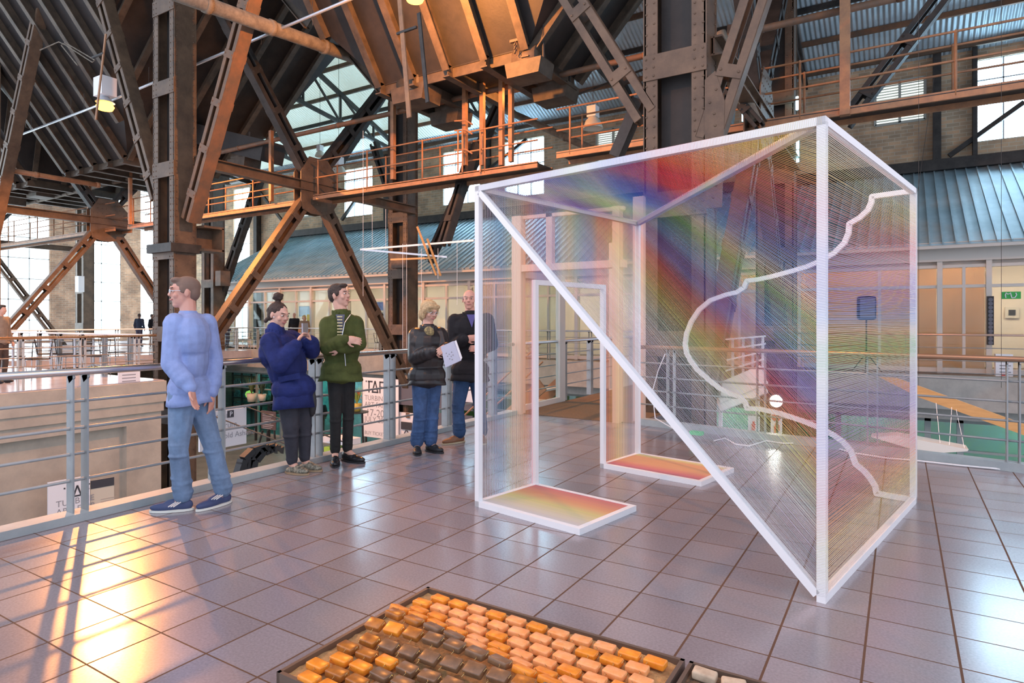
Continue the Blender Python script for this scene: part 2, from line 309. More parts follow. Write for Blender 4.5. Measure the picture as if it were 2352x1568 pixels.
for i, (a, b, z0, z1) in enumerate(eh):
    wn += 1; f = MB(); X = -45.1; n = max(1, round((b - a) / 1.1))
    for j in range(n + 1): y = a + (b - a) * j / n; f.bb(X - .04, X + .04, y - .03, y + .03, z0, z1)
    z = z0
    while z <= z1 + .01: f.bb(X - .04, X + .04, a, b, z - .03, z + .03); z += 1.25
    o = struct(f.build('window_%d' % wn, mat('pale_window_bar', (.6, .62, .6), .5))); MB().bb(X - .09, X - .06, a, b, z0, z1).build('window_pane', SKYW, o)
# wall steelwork
def simple(name, mb, m, label, cat, group=None, smooth=False):
    o = mb.build(name, m, None, smooth); return tag(o, label, cat, group)
sw = MB(); sw.bb(-31, 10, 24.6, 24.95, 6.25, 6.6); simple('ledger_beam', sw, STEELD, 'dark steel beam at the foot of the far brick wall along the top of the low roof', 'beam')
for _i, (x, wd) in enumerate(((-33.6, .3), (-27.6, .18), (-22.9, .35), (-16.6, .15), (-8.4, .3), (1.0, .22), (2.0, .12))):
    simple('wall_stanchion', MB().bb(x - wd / 2, x + wd / 2, 24.65, 24.98, -4.2 if x < -32 else 6.4, 10.2), STEELD, 'dark steel upright on the far brick wall, ' + ORD[_i] + ' from the left', 'stanchion', 'uprights on the far brick wall')
for p, q, lb in ((PY(2180, 358, 24.8), PY(2352, 235, 24.8), 'dark diagonal strut across the big window at far right'), (PY(595, 438, 24.8), PY(655, 515, 24.8), 'dark diagonal strut on the pale wall at the left end of the low roof'), (PY(1110, 400, 24.8), PY(1210, 320, 24.8), 'thin dark strut crossing the window above the tunnel-like sculpture'), (PY(785, 505, 24.8), PY(830, 440, 24.8), 'dark strut crossing the window just right of the steel cross brace')):
    simple('wall_brace', MB().beam(p, q, .14, .14), STEELD, lb, 'brace')
# big roof with purlins
RZ0, RSL = 10.05, .40
def roofz(y): return RZ0 + (25 - y) * RSL
r = MB(); r.add([(-46, 25.4, roofz(25.4)), (12, 25.4, roofz(25.4)), (12, 2, roofz(2)), (-46, 2, roofz(2)), (-46, 25.4, roofz(25.4) + .05), (12, 25.4, roofz(25.4) + .05), (12, 2, roofz(2) + .05), (-46, 2, roofz(2) + .05)], [(0, 1, 2, 3), (7, 6, 5, 4), (0, 4, 5, 1), (1, 5, 6, 2), (2, 6, 7, 3), (3, 7, 4, 0)])
struct(r.build('ceiling', ROOFU))
y = 24.6; i = 0
while y > 7:
    simple('roof_purlin', MB().bb(-45, 12, y - .05, y + .05, roofz(y) - .18, roofz(y) - .02), [STEEL, RUST, STEELD][i % 3] if i % 4 != 1 else RUST, ['brown', 'rusty', 'dark'][i % 3 if i % 4 != 1 else 1] + ' purlin under the corrugated roof, ' + ORD[i] + ' up from the far eaves', 'purlin', 'purlins under the corrugated roof')
    y -= 1.35; i += 1
def truss(X, i):
    t = thing('roof_truss', (X, 25, 10), 'dark roof truss with zigzag webs, ' + ORD[i] + ' from the right', 'truss', 'trusses under the corrugated roof')
    MB().beam((X, 24.9, roofz(24.9) - .3), (X, 6, roofz(6) - .3), .12, .2).build('rafter', STEELD, t)
    MB().beam((X, 24.9, 9.75), (X, 6, 12.2), .12, .16).build('bottom_chord', STEELD, t)
    m = MB(); ys = [24.5 - 2.1 * i for i in range(9)]
    for a, b in zip(ys[:-1], ys[1:]):
        zc = lambda q: 9.75 + (24.9 - q) * (12.2 - 9.75) / 18.9
        m.beam((X, a, zc(a)), (X, b, roofz(b) - .3), .08, .08); m.beam((X, b, zc(b)), (X, b, roofz(b) - .3), .08, .08)
    m.build('web_member', STEELD, t); return t
for i, X in enumerate((8, 3.4, -2.9, -9.1, -15.4, -21.6, -27.9, -34.1)): truss(X, i)
sk = MB(); sk.add([(-37, 24.2, roofz(24.2) - .02), (-15.5, 24.2, roofz(24.2) - .02), (-15.5, 13.5, roofz(13.5) - .02), (-37, 13.5, roofz(13.5) - .02), (-37, 24.2, roofz(24.2)), (-15.5, 24.2, roofz(24.2)), (-15.5, 13.5, roofz(13.5)), (-37, 13.5, roofz(13.5))], [(0, 1, 2, 3), (7, 6, 5, 4), (0, 4, 5, 1), (1, 5, 6, 2), (2, 6, 7, 3), (3, 7, 4, 0)])
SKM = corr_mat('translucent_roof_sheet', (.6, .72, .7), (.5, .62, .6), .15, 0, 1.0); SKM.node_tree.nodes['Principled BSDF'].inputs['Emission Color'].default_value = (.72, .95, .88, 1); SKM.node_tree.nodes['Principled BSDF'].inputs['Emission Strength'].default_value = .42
struct(sk.build('window_roof', SKM))
# gallery building: sheet roof with raised seams, shopfront
gr = MB(); x = -31.0; ribs = []
def gz(y): return 3.42 + (y - 19.7) * (6.35 - 3.42) / (25 - 19.7)
gr.add([(-31, 19.6, gz(19.6)), (10, 19.6, gz(19.6)), (10, 25, gz(25)), (-31, 25, gz(25)), (-31, 19.6, gz(19.6) - .04), (10, 19.6, gz(19.6) - .04), (10, 25, gz(25) - .04), (-31, 25, gz(25) - .04)], [(0, 1, 2, 3), (7, 6, 5, 4), (0, 4, 5, 1), (1, 5, 6, 2), (2, 6, 7, 3), (3, 7, 4, 0)])
while x < 9.9: gr.beam((x, 19.55, gz(19.55) + .02), (x, 24.95, gz(24.95) + .02), .035, .06); x += .28
struct(gr.build('roof_gallery', GROOF))
fb = MB(); fb.bb(-31, 10, 19.62, 19.78, 3.24, 3.40); fb.bb(-31, 10, 20.2, 20.45, 2.95, 3.3); fb.bb(-31, 10, 20.3, 20.45, 2.78, 2.86); fb.bb(-31, 10, 20.3, 20.45, 2.25, 2.33); fb.bb(-31, 10, 20.3, 20.45, .02, .14)
posts = [-31, -30.7, -28.13, -25.75, -23.53, -21.16, -18.9, -16.76, -14.45, -12.1, -9.8, -7.5, -5.3, -3.2, -1.9, .88, 1.93, 4.2, 6.5, 9.9]
for i, x in enumerate(posts): fb.bb(x - .06, x + .06, 20.25, 20.47, 0, 3.0)
for a, b in zip(posts[1:-1], posts[2:]):
    m_ = (a + b) / 2; fb.bb(m_ - .035, m_ + .035, 20.3, 20.42, 0, 2.8)
struct(fb.build('wall_shopfront', FRAMEP))
for i, (a, b) in enumerate(zip(posts[1:-1], posts[2:])):
    tag(MB().bb(a + .06, b - .06, 20.38, 20.40, .14, 2.78).build('shopfront_glass', GLASS), kind='structure')
fp = MB(); fp.bb(-31, 10, 20.48, 20.52, 2.86, 3.2); struct(fp.build('trim_fascia', FRAMEP))
INT = mat('gallery_interior_wall', (.80, .70, .60), .8, 0, vs=.5, col2=(.66, .60, .56))
struct(MB().bb(-31, 10, 23.4, 23.5, 0, 3.3).build('wall_gallery_inner', INT))
struct(MB().bb(-31, 10, 20.5, 23.4, 3.2, 3.25).build('ceiling_gallery', mat('gallery_ceiling', (.75, .72, .68), .8)))
blx = [(.95, 1.88), (-1.84, .82), (-5.2, -3.3), (-14.3, -12.2), (-3.1, -2.0), (4.3, 6.4)]
for _i, (a, b) in enumerate(sorted(blx)):
    tag(MB().bb(a, b, 20.7, 20.72, .1, 2.8).build('window_blind', PEACH), 'peach blind in the gallery shopfront, ' + ORD[_i] + ' from the left', 'blind', 'peach blinds in the shopfront')
STRIP = emis('added_warm_strip', (1, .74, .52), 26)  # strip lights added to brighten the gallery interiors
for i, X in enumerate((-29, -26.5, -24, -21.5, -19, -16.5, -13.5, -11, -8, -4.5, -2.5, -.5, 1.4, 3.5, 6)):
    tag(MB().bb(X - .6, X + .6, 21.5, 21.8, 3.14, 3.19).build('added_ceiling_light', STRIP), 'added warm strip light on the gallery shop ceiling, ' + (ORD + ['last'])[i] + ' from the left', 'light', 'added strip lights inside the gallery shops')
# lower level shopfront under the gallery
lf = MB(); 
for X in [-31, -27, -25.2, -23.4, -21.6, -19.8, -17.5, -15, -12, -9, -6, -3.4, -1.5, .6, 1.3, 3.4, 6]: lf.bb(X - .07, X + .07, 19.9, 20.05, -4.2, -1.0)
lf.bb(-31, 10, 19.9, 20.05, -1.25, -.95); lf.bb(-31, 10, 19.92, 20.03, -4.2, -4.1); lf.bb(-31, 10, 19.92, 20.03, -2.0, -1.94)
struct(lf.build('wall_lower_shopfront', mat('lower_frame', (.30, .34, .33), .5)))
for a, b in ((-31, -19.8), (-19.8, -3.4), (-3.4, 10)):
    tag(MB().bb(a, b, 19.96, 19.98, -4.1, -1.2).build('shopfront_glass', TEALG), kind='structure')
li = MB(); li.bb(-31, -19, 23.6, 23.7, -4.2, -1); struct(li.build('wall_lower_inner_teal', mat('teal_interior', (.40, .68, .66), .6, 0, vs=3, col2=(.16, .34, .36))))
li = MB(); li.bb(-19, -8, 23.0, 23.1, -4.2, -1); struct(li.build('wall_lower_inner_olive', mat('olive_interior', (.26, .19, .06), .7)))
li = MB(); li.bb(-8, 10, 22.0, 22.1, -4.2, -1); struct(li.build('wall_lower_inner_green', mat('green_interior', (.52, .62, .16), .7, 0, vs=.7, col2=(.35, .55, .50))))
LSTR = emis('added_strip_teal', (.75, 1, .95), 42); LSTR2 = emis('added_strip_warm', (1, .92, .7), 16)  # strips added to light up the lower shops
for i, (X, Yy) in enumerate(((-29, 22), (-26, 21.5), (-23, 22), (-17, 21.5), (-12, 21.5), (-5, 21), (-1, 21), (3, 21))):
    tag(MB().bb(X - .7, X + .7, Yy - .1, Yy + .1, -1.2, -1.12).build('added_ceiling_light', LSTR if X < -20 else LSTR2), 'added strip light on the ceiling of the lower shops, ' + ORD[i] + ' from the left', 'light', 'added strip lights in the lower floor shops')

# ================================================================== STEELWORK
CX = (-2.85, -15.85, -27.9, -40.4)        # column rows
def column(X, Yf, z0, z1, label, rivets=True, group='riveted columns', w=.95, dp=.58):
    t = thing('steel_column', (X, Yf, z0), label, 'column', group)
    for sx in (-1, 1):
        m = MB(); xc = X + sx * (w / 2 - .11)
        m.bb(xc - .11, xc + .11, Yf, Yf + .025, z0, z1); m.bb(xc - .11, xc + .11, Yf + dp - .025, Yf + dp, z0, z1)
        xo = X + sx * (w / 2); m.bb(xo - sx * .03 - .012, xo - sx * .03 + .012, Yf, Yf + dp, z0, z1)
        if rivets:
            z = max(z0, -2) + .1
            while z < min(z1, 11):
                for q in (-.06, .06): m.dome((xc + q, Yf, z), (0, -1, 0), .021)
                if sx > 0:
                    for q in (.07, dp - .07): m.dome((xo - .012 * sx, Yf + q, z), (1, 0, 0), .019)
                z += .155
        m.build('flange', STEEL, t)
    MB().bb(X - w / 2 + .2, X + w / 2 - .2, Yf + .25, Yf + .27, z0, z1).build('web_plate', HOP, t)  # shade of the recess put into its near-black material
    z = 1.05 - 4 * 2.07
    while z < z1:
        if z > z0:
            m = MB(); m.bb(X - w / 2, X + w / 2, Yf - .02, Yf, z - .19, z + .19)
            if rivets:
                for sx in (-1, 1):
                    for q in (-.06, .06):
                        for dz in (-.13, 0, .13): m.dome((X + sx * (w / 2 - .11) + q, Yf - .02, z + dz), (0, -1, 0), .021)
            m.build('batten_plate', STEEL, t)
        z += 2.07
    return t
def laced(p, q, wd, dp, n, label=None, parent=None, name='brace', step=1.15, m=STEEL, group=None, cat='brace'):
    """pair of parallel channels p->q lying in the plane with normal n, tied by plates"""
    p = V(p); q = V(q)
    t = parent or thing(name, p, label, cat, group)
    u = (q - p).normalized(); n = V(n).normalized(); c = u.cross(n).normalized()
    for s in (-1, 1):
        k = MB(); k.beam(p + c * s * wd * .34, q + c * s * wd * .34, wd * .32, .025, n, off=(0, dp / 2)); k.beam(p + c * s * wd * .34, q + c * s * wd * .34, wd * .32, .025, n, off=(0, -dp / 2))
        k.beam(p + c * s * wd * .49, q + c * s * wd * .49, .025, dp, n); k.build('channel', m, t)
    L = (q - p).length; d = step * .6
    while d < L:
        c0 = p + u * (d - .09); c1 = p + u * (d + .09)
        for s in (-1, 1):
            k = MB(); k.beam(c0, c1, wd, .02, n, off=(0, s * (dp / 2 + .02)))
            for a in (-1, 1): k.dome(p + u * d + c * a * wd * .36 + n * s * (dp / 2 + .03), n * s, .025)
            k.build('tie_plate', m, t)
        d += step
    return t
names = {0: 'near', 1: 'second', 2: 'third', 3: 'far'}
column(-2.85, 9.2, -4.2, 14, 'huge near riveted column rising behind the thread sculpture', True, None)
column(-15.85, 8.98, -4.2, 14, 'tall riveted column left of centre, behind the blurred walker', True, None)
column(-2.85, 17.9, -4.2, 14, 'dark column seen through the thread sculpture beside its front post', True, None)
column(-15.85, 17.7, -4.2, 14, 'riveted column in the middle distance behind the older couple', True, None)
column(-27.9, 17.9, -4.2, 14, 'darker column just right of the tall left column, further back', False, None)
column(-40.4, 18.0, -4.2, 14, 'pale laced column in front of the bright end windows, far left', False, None)
column(-27.9, 9.1, -4.2, 14, 'column at the left picture edge by the cafe platform', False, None)
def frame(X, lbl, ym=13.37):
    """cross-braced bay between the columns at Y 9.5 and 18 in the plane X"""
    t = thing('cross_brace', (X, ym, 5.5), 'laced steel cross brace with riveted gusset, ' + lbl, 'brace')
    for a, b, m in (((ym - .33, 5.03), (9.55, .35), STEEL), ((ym + .33, 5.1), (17.9, -1.2), STEEL), ((ym - .33, 5.96), (9.6, 10.6), STEELD), ((ym + .33, 6.1), (17.8, 11.1), STEELD)):
        laced((X, a[0], a[1]), (X, b[0], b[1]), .36, .26, (1, 0, 0), parent=t, m=m)
    s = .0
    for dx in (.15, -.15):
        g = MB(); pts = [(-.30, 1.0), (.42, 1.0), (.82, .55), (.80, -.30), (.55, -.62), (.2, -.72), (-.22, -.72), (-.55, -.62), (-.62, -.3), (-.62, .5)]
        g.prism([(X + dx, ym + a, 5.35 + b) for a, b in pts], (.025, 0, 0))
        if dx > 0:
            for a, b in [(x * .17, z * .2) for x in range(-3, 5) for z in range(-3, 5)]:
                if abs(a) + abs(b) > .35: g.dome((X + dx + .025, ym + a, 5.35 + b), (1, 0, 0), .022)
        g.build('gusset_plate', STEEL, t)
    k = MB()
    for dz in (-.13, .13): k.bb(X - .02, X + .22, 9.5, 18.0, 5.45 + dz - .015, 5.45 + dz + .015)
    k.bb(X + .09, X + .11, 9.5, 18.0, 5.32, 5.58); k.build('tie_beam', STEEL, t)
    return t
frame(-15.4, 'standing in the middle above the two young visitors')
frame(-27.9, 'left of the tall left column above the cafe')
frame(-40.4, 'furthest one at the left picture edge')
frame(-2.45, 'seen edge-on behind the thread sculpture')
# vee braces in the planes of the columns
laced((-15.2, 9.3, 3.9), (-12.3, 9.3, 9.9), .36, .3, (0, 1, 0), 'rust-streaked laced diagonal leaning right from the tall left column', m=RUST)
laced((-16.6, 9.3, 4.6), (-19.8, 9.3, 11.4), .34, .3, (0, 1, 0), 'laced diagonal leaning left from the tall left column past the sodium lamp')
laced((-27.4, 9.3, 3.6), tuple(PY(95, 20, 9.3)), .36, .3, (0, 1, 0), 'steep laced diagonal near the left picture edge, pale edge strip')
laced((-3.3, 9.3, 4.5), (-5.3, 9.3, 7.9), .36, .2, (0, 1, 0), 'brown open diagonal with tie plate leaning left from the huge near column', step=1.35)
laced((-2.36, 9.3, 4.0), (-1.1, 9.3, 7.7), .36, .2, (0, 1, 0), 'brown open diagonal leaning right from the huge near column', step=1.6)
g = MB(); g.prism([(-2.40, 9.18, 3.0), (-2.16, 9.18, 3.0), (-2.12, 9.18, 4.5), (-2.25, 9.18, 4.95), (-2.40, 9.18, 4.85)], (0, .03, 0))
for i in range(10): g.dome((-2.28 + .05 * math.sin(i * 2.2), 9.18, 3.15 + .17 * i), (0, -1, 0), .022)
simple('gusset_plate', g, STEEL, 'riveted gusset plate on the right side of the huge near column', 'plate')
simple('cross_strut', MB().beam(PY(1470, 230, 9.6), PY(1415, 360, 9.6), .18, .2, (0, 1, 0)), STEELD, 'dark strut slanting down left of the huge near column', 'strut')
simple('roof_tie_beam', MB().beam(PY(-10, 82, 9.3), PY(125, -5, 9.3), .25, .25, (0, 1, 0)), STEELD, 'grey steel beam crossing the top left corner', 'beam')
for p, q, wd, lb in ((PX(1020, 560, -10), PX(1090, 330, -10), .22, 'brown diagonal between the middle column and the bright windows'),
                     (PY(985, 600, 19), PY(1175, 180, 19), .35, 'long dark diagonal rising right from the middle column'),
                     (PY(860, 330, 18.3), PY(935, 560, 18.3), .3, 'dark diagonal falling right to the middle column'),
                     (PY(905, 170, 18.3), PY(745, 420, 18.3), .45, 'dark double diagonal rising right above the cross brace'),
                     (PY(2350, -250, 15), PY(1940, 285, 15), .3, 'long laced diagonal behind the orange catwalk at right'),
                     (PY(500, 700, 18.5), PY(600, 400, 18.5), .4, 'dark diagonal right of the tall left column, far back'),
                     (PY(1660, 190, 12), PY(1745, 290, 12), .16, 'dark strut with bolted plate right of the huge near column'),
                     (PY(1690, 60, 15), PY(1665, 300, 15), .3, 'dark vertical stub beam right of the huge near column')):
    laced(p, q, wd, .25, (0, 1, 0), lb, m=STEELD)
# ------------------------------------------------------------------ coal hoppers
def hopper(x0, x1, y0, y1, z0, label, dz=5.6, ff=1.5, fl=None, fr=None):
    """inverted ribbed pyramid; fl/fr: how far the left/right side flares out"""
    t = thing('coal_hopper', ((x0 + x1) / 2, y0, z0), label, 'hopper', None)
    fx = dz / 1.08; fl = fl or fx; fr = fr or fx; fy = dz / 1.4; ztop = z0 + dz
    b = [V((x0, y0, z0)), V((x1, y0, z0)), V((x1, y1, z0)), V((x0, y1, z0))]
    T = [V((x0 - fl, y0 - fy, ztop)), V((x1 + fr, y0 - fy, ztop)), V((x1 + fr, y1 + ff, ztop)), V((x0 - fl, y1 + ff, ztop))]
    for i in range(4):
        j = (i + 1) % 4; q = [b[i], b[j], T[j], T[i]]; n = (q[1] - q[0]).cross(q[3] - q[0]).normalized()
        MB().prism(q, -n * .03).build('hopper_side', HOP, t)
    MB().bb(x0 - fl, x1 + fr, y0 - fy, y0 - fy + .05, ztop, ztop + 2.2).build('bin_wall', HOP, t)
    MB().bb(x0, x1, y0, y1, z0 - .03, z0).build('hopper_bottom', HOP, t)
    n = max(2, round((x1 - x0) / 1.06)); xs = [x0 + (x1 - x0) * i / n for i in range(n + 1)]
    nn = V((0, -dz, -fy)).normalized()
    step = xs[1] - xs[0]; x = x0 - step * 6
    while x < x1 + step * 6 + .01:
        s0 = max(0, (x0 - x) / fl, (x - x1) / fr)
        if s0 < .98:
            a = V((x, y0 - fy * s0, z0 + dz * s0)); e = V((x, y0 - fy, ztop))
            m = MB(); m.beam(a, e, .03, .26, nn, off=(0, .13)); m.beam(a, e, .19, .03, nn, off=(0, .26)); m.build('rib', HOPR, t)
        x += step
    for x in xs:
        m = MB(); m.bb(x - .015, x + .015, y0 - .15, y1, z0 - .28, z0); m.bb(x - .095, x + .095, y0 - .22, y1, z0 - .31, z0 - .28); m.build('bottom_rib', HOPR, t)
    k = MB()
    for a, c in zip(xs[:-1], xs[1:]): k.bb(a + .02, c - .02, y0 + .02, y0 + .06, z0 - .26, z0)
    for a in [xs[0] + .08 + (xs[-1] - xs[0] - .16) * i / 22 for i in range(23)]: k.dome((a, y0 - .01, z0 + .05), nn, .026)
    k.build('edge_plate', HOPR, t)
    for sx, X, F in ((1, x1, fr), (-1, x0, fl)):
        y = y0 - 1.1 * 3; nn2 = V((sx * dz, 0, -F)).normalized()
        while y < y1 + ff:
            s0 = max(0, (y0 - y) / fy, (y - y1) / ff)
            if s0 < .98:
                a = V((X + sx * F * s0, y, z0 + dz * s0)); e = V((X + sx * F, y, ztop))
                m = MB(); m.beam(a, e, .03, .24, nn2, off=(0, .12)); m.beam(a, e, .19, .03, nn2, off=(0, .24)); m.build('side_rib', HOPR, t)
            y += 1.1
    return t
hopper(-11.2, -6.93, 12.0, 14.2, 7.4, 'black ribbed coal hopper lit orange, hanging at top centre')
hopper(-27.7, -23.45, 12.0, 16.0, 7.25, 'dark ribbed coal hopper filling the top left behind the tall column', fl=1.6, fr=6.5)
hopper(-35.3, -31.0, 12.0, 16.0, 7.3, 'far dark coal hopper above the cafe at the left edge', fr=1.6)
hopper(3.5, 7.8, 12.0, 14.2, 7.4, 'coal hopper beyond the upper right edge of the view')
def chute(p, label, s=1.0):
    t = thing('chute_gate', p, label, 'chute'); p = V(p)
    m = MB(); m.lathe([(.001, -.26 * s), (.26 * s, -.26 * s), (.26 * s, .26 * s), (.001, .26 * s)], p + V((0, 0, .1 * s)), 20, (1, 0, 0)); m.build('drum', HOPR, t, True)
    m = MB(); m.prism([p + V((a * s, -.26 * s, b * s)) for a, b in ((-.42, .02), (.42, .02), (.36, -.28), (-.36, -.28))], (0, .55 * s, 0)); m.build('chute_box', HOPR, t)
    MB().tube([p + V((.3 * s, 0, .05)), p + V((.38 * s, -.1, .05)), p + V((.38 * s, -.1, .75 * s))], .03, 8).build('lever', STEELD, t)
    return t
chute(PY(1215, 150, 12.1), 'domed dusty chute gate under the right end of the orange-lit hopper', 1.1)
chute(PY(1275, 205, 14.0), 'dusty chute gate right of the small sodium bulb', 1.2)
chute(PY(955, 208, 12.3), 'dusty chute gate at the left foot of the orange-lit hopper', 1.3)
chute(PY(1035, 262, 14.0), 'dusty chute gate low between the orange hangers', 1.2)
chute(PY(560, 368, 14), 'dark chute gate hanging right of the tall left column', 1.2)
chute(PY(92, 435, 13), 'rounded white-dusted drum gate at far left, upper one', 1.3)
chute(PY(28, 455, 13), 'rounded drum gate at the left picture edge, lit orange', 1.3)
simple('bunker_trough', MB().beam(PY(470, 312, 14), PY(628, 352, 14), .9, .7, (0, 0, 1)), HOP, 'dark outlet trough right of the tall left column, below the dark hopper', 'trough')
# square hangers, the orange light is in their colour
def hanger(u, v0, v1, Y, label, wd=.11):
    a = PY(u, v0, Y); b = PY(u, v1, Y); return simple('hanger_post', MB().bb(a.x - wd / 2, a.x + wd / 2, Y - wd / 2, Y + wd / 2, b.z, a.z), CATW, label, 'hanger')
for u, v0, v1, lb in ((903, 200, 412, 'orange hanger post at the left end of the raised catwalk box'), (1068, 175, 380, 'orange hanger post, leftmost of the four over the catwalk ladder'), (1108, 165, 380, 'orange hanger post, second of the four over the catwalk ladder'), (1152, 180, 380, 'orange hanger post, third of the four over the catwalk ladder'), (1174, 160, 372, 'orange hanger post, rightmost of the four over the catwalk ladder'), (1941, -60, 265, 'brown hanger post holding up the right catwalk span'), (623, 300, 462, 'brown hanger post left of the cross brace gusset'), (299, 270, 515, 'thin brown hanger left of the tall column'), (205, 340, 560, 'brown hanger post among the far catwalk rails')):
    hanger(u, v0, v1, 13.2, lb, .11 if u < 1900 else .17)
# slender frame hanging beside the lamp
hb = thing('lamp_bracket_frame', PY(925, 75, 8.6), 'narrow steel A-frame hanging below the top centre lamp', 'frame')
MB().beam(PY(915, -40, 8.6), PY(940, 270, 8.6), .09, .03, (0, 1, 0)).build('leg', CATW, hb); MB().beam(PY(962, 30, 8.6), PY(982, 235, 8.6), .07, .03, (0, 1, 0)).build('leg', STEELD, hb); MB().beam(PY(912, 78, 8.6), PY(957, 62, 8.6), .04, .04).build('cross_bar', STEELD, hb)
hb = thing('hanging_bar', PY(228, 200, 9.0), 'thin steel bar hanging beside the left sodium lamp, tip lit orange', 'bar')
MB().beam(PY(243, 78, 9.0), PY(220, 275, 9.0), .07, .03, (0, 1, 0)).build('leg', CATW, hb); MB().beam(PY(212, 133, 9.0), PY(238, 122, 9.0), .05, .05).build('cross_bar', STEELD, hb)
MB().tube([PY(92, 115, 9), PY(135, 96, 9), PY(150, 103, 9), PY(212, 143, 9), PY(218, 138, 9), PY(150, 98, 9), PY(141, 104, 9), PY(178, 150, 9)], .018, 6).build('loose_cable', PIPE, hb)
# chain by the hopper
ch = MB(); 
for i in range(6):
    c = PY(1184, 100 + i * 4.6, 11.7); ch.tube([c + V((.03 * math.cos(a), 0 if i % 2 else .03 * math.sin(a), .045 * math.sin(a) if i % 2 else .045 * math.cos(a))) for a in [j * math.pi / 4 for j in range(9)]], .009, 5)
ch.bb(PY(1172, 96, 11.7).x, PY(1196, 92, 11.7).x, 11.67, 11.75, PY(1184, 96, 11.7).z, PY(1184, 90, 11.7).z)
simple('chain', ch, STEEL, 'short chain on a bracket hanging from the orange-lit hopper', 'chain')
# ------------------------------------------------------------------ catwalk
def catwalk(x0, x1, z, yf, yb, label, sp=2.45, ph=0.0):
    t = thing('catwalk', (x0, yf, z), label, 'catwalk')
    MB().bb(x0, x1, yf, yf + .05, z - .15, z).build('edge_beam', CATW, t); MB().bb(x0, x1, yb - .05, yb, z - .15, z).build('edge_beam', CATW, t)
    MB().bb(x0, x1, yf, yb, z - .05, z - .03).build('deck', STEELD, t)
    for y in (yf + .02, yb - .02):
        for h in (.5, 1.0):
            MB().tube([(x0, y, z + h), (x1, y, z + h)], .022, 8).build('rail', CATW, t, True)
        x = x0 + ph
        while x <= x1:
            m = MB(); m.tube([(x, y, z - .1), (x, y, z + 1.0)], .024, 8); m.lathe([(.001, -.04), (.045, 0), (.001, .04)], (x, y, z + .5), 8); m.lathe([(.001, -.04), (.045, 0), (.001, .04)], (x, y, z + 1), 8); m.build('post', CATW, t, True)
            x += sp
    return t
catwalk(-6.9, 6.0, 5.35, 13.2, 13.9, 'rust-orange pipe-railed catwalk running across the upper right', ph=.35)
catwalk(-15.0, -7.3, 5.15, 13.0, 13.8, 'orange catwalk box hung low above the bright middle windows', ph=.2, sp=2.0)
catwalk(-26.0, -15.6, 5.15, 13.3, 14.0, 'brown catwalk behind the steel cross brace gusset', ph=.4)
catwalk(-44.0, -27.0, 5.15, 13.3, 14.0, 'distant brown catwalk left of the tall column', ph=.4)
lad = thing('catwalk_ladder', PY(1060, 330, 13.0), 'small orange ladder frame with hooked handrails on the catwalk', 'ladder')
for u in (1052, 1062, 1103): MB().tube([PY(u, 300, 12.95), PY(u, 395, 12.95)], .022, 8).build('stile', CATW, lad)
for v in (278, 300, 345): MB().tube([PY(1044, v, 12.95), PY(1070, v - 2, 12.95), PY(1085, v + 8, 12.95)], .02, 8).build('hooked_rail', CATW, lad)
# pipes
def pipe(pts, r, m, label, joint=None, cat='pipe'):
    b = MB(); b.tube(pts, r, 12)
    if joint:
        p, q = V(pts[0]), V(pts[-1]); L = (q - p).length; u = (q - p) / L; d = joint * .5
        while d < L: b.tube([p + u * (d - .06), p + u * (d + .06)], r * 1.16, 12); d += joint
    return simple('pipe', b, m, label, cat, None, True)
pipe([(-42, 13.45, 7.25), (7, 13.45, 7.25)], .07, RUST, 'long rust-red pipe running across above the catwalks', 2.4)
pipe([PX(390, -20, -12.5), PX(905, 165, -12.5)], .16, PIPE, 'fat lagged pipe crossing the dark hoppers near the top', 1.6)
pipe([PY(1120, 235, 20), PY(1400, 360, 20)], .13, PIPE, 'pale pipe sloping down right behind the orange catwalk', 2.5)
pipe([PX(5, 388, -26), PX(225, 425, -26)], .09, CATW, 'dusty orange-lit pipe below the far left hopper', 2)
pipe([PY(52, 470, 13.6), PY(350, 398, 13.6)], .07, PIPE, 'pale slanting pipe over the far left catwalk', 3)
pipe([PY(1655, 75, 12), PY(1668, 118, 12), PY(1735, 275, 12)], .10, PIPE, 'pale pipe elbowed behind the right diagonal of the near column')
pipe([PY(1280, 235, 19), PY(1700, 75, 19)], .035, STEELD, 'thin dark cable line under the roof sheets at centre', None, 'cable')
cdt = thing('conduit', PY(150, 275, 9.8), 'galvanised conduit strung across the hoppers carrying the left lamp', 'conduit')
MB().tube([PY(25, 318, 9.8), PY(262, 228, 9.8), PY(800, 0, 9.8), PY(900, -40, 9.8)], .035, 10).build('tube', GALV, cdt, True)
for u in (72, 163, 193, 342, 600, 718):
    v = 318 - (u - 25) * .375; a = PY(u, v, 9.8); MB().tube([a, a + V((0, 0, .55))], .006, 5).build('suspension_wire', STEELD, cdt)
# lamps
def sodium(p, label, s, energy, box=True, up=False):
    p = V(p); t = thing('sodium_lamp', p, label, 'lamp')
    MB().lathe([(.001, -.05 * s), (.12 * s, -.03 * s), (.15 * s, .03 * s), (.10 * s, .10 * s), (.001, .12 * s)], p, 16).build('bulb', SODE, t, True)
    if box:
        MB().box(p + V((0, 0, .38 * s)), (.30 * s, .26 * s, .34 * s)).build('gear_box', WHITE, t); MB().lathe([(.05 * s, .22 * s), (.16 * s, .1 * s)], p, 14).build('reflector', GALV, t, True)
    o = lamp_light('sodium_light', p + V((0, 0, -.16 * s)), energy, SOD, .07 * s, 'SPOT' if box and not up else 'POINT'); return t
sodium((-19.9, 9.55, 7.62), 'glaring sodium lamp with white gear box on the conduit at left', 1.6, 3800)
sodium(PY(953, -2, 9.4), 'glaring sodium lamp cut by the top picture edge', 1.3, 1300, True, True)
sodium(PY(1226, 203, 14.2), 'small bare sodium bulb under the chute gates', .5, 120, False)
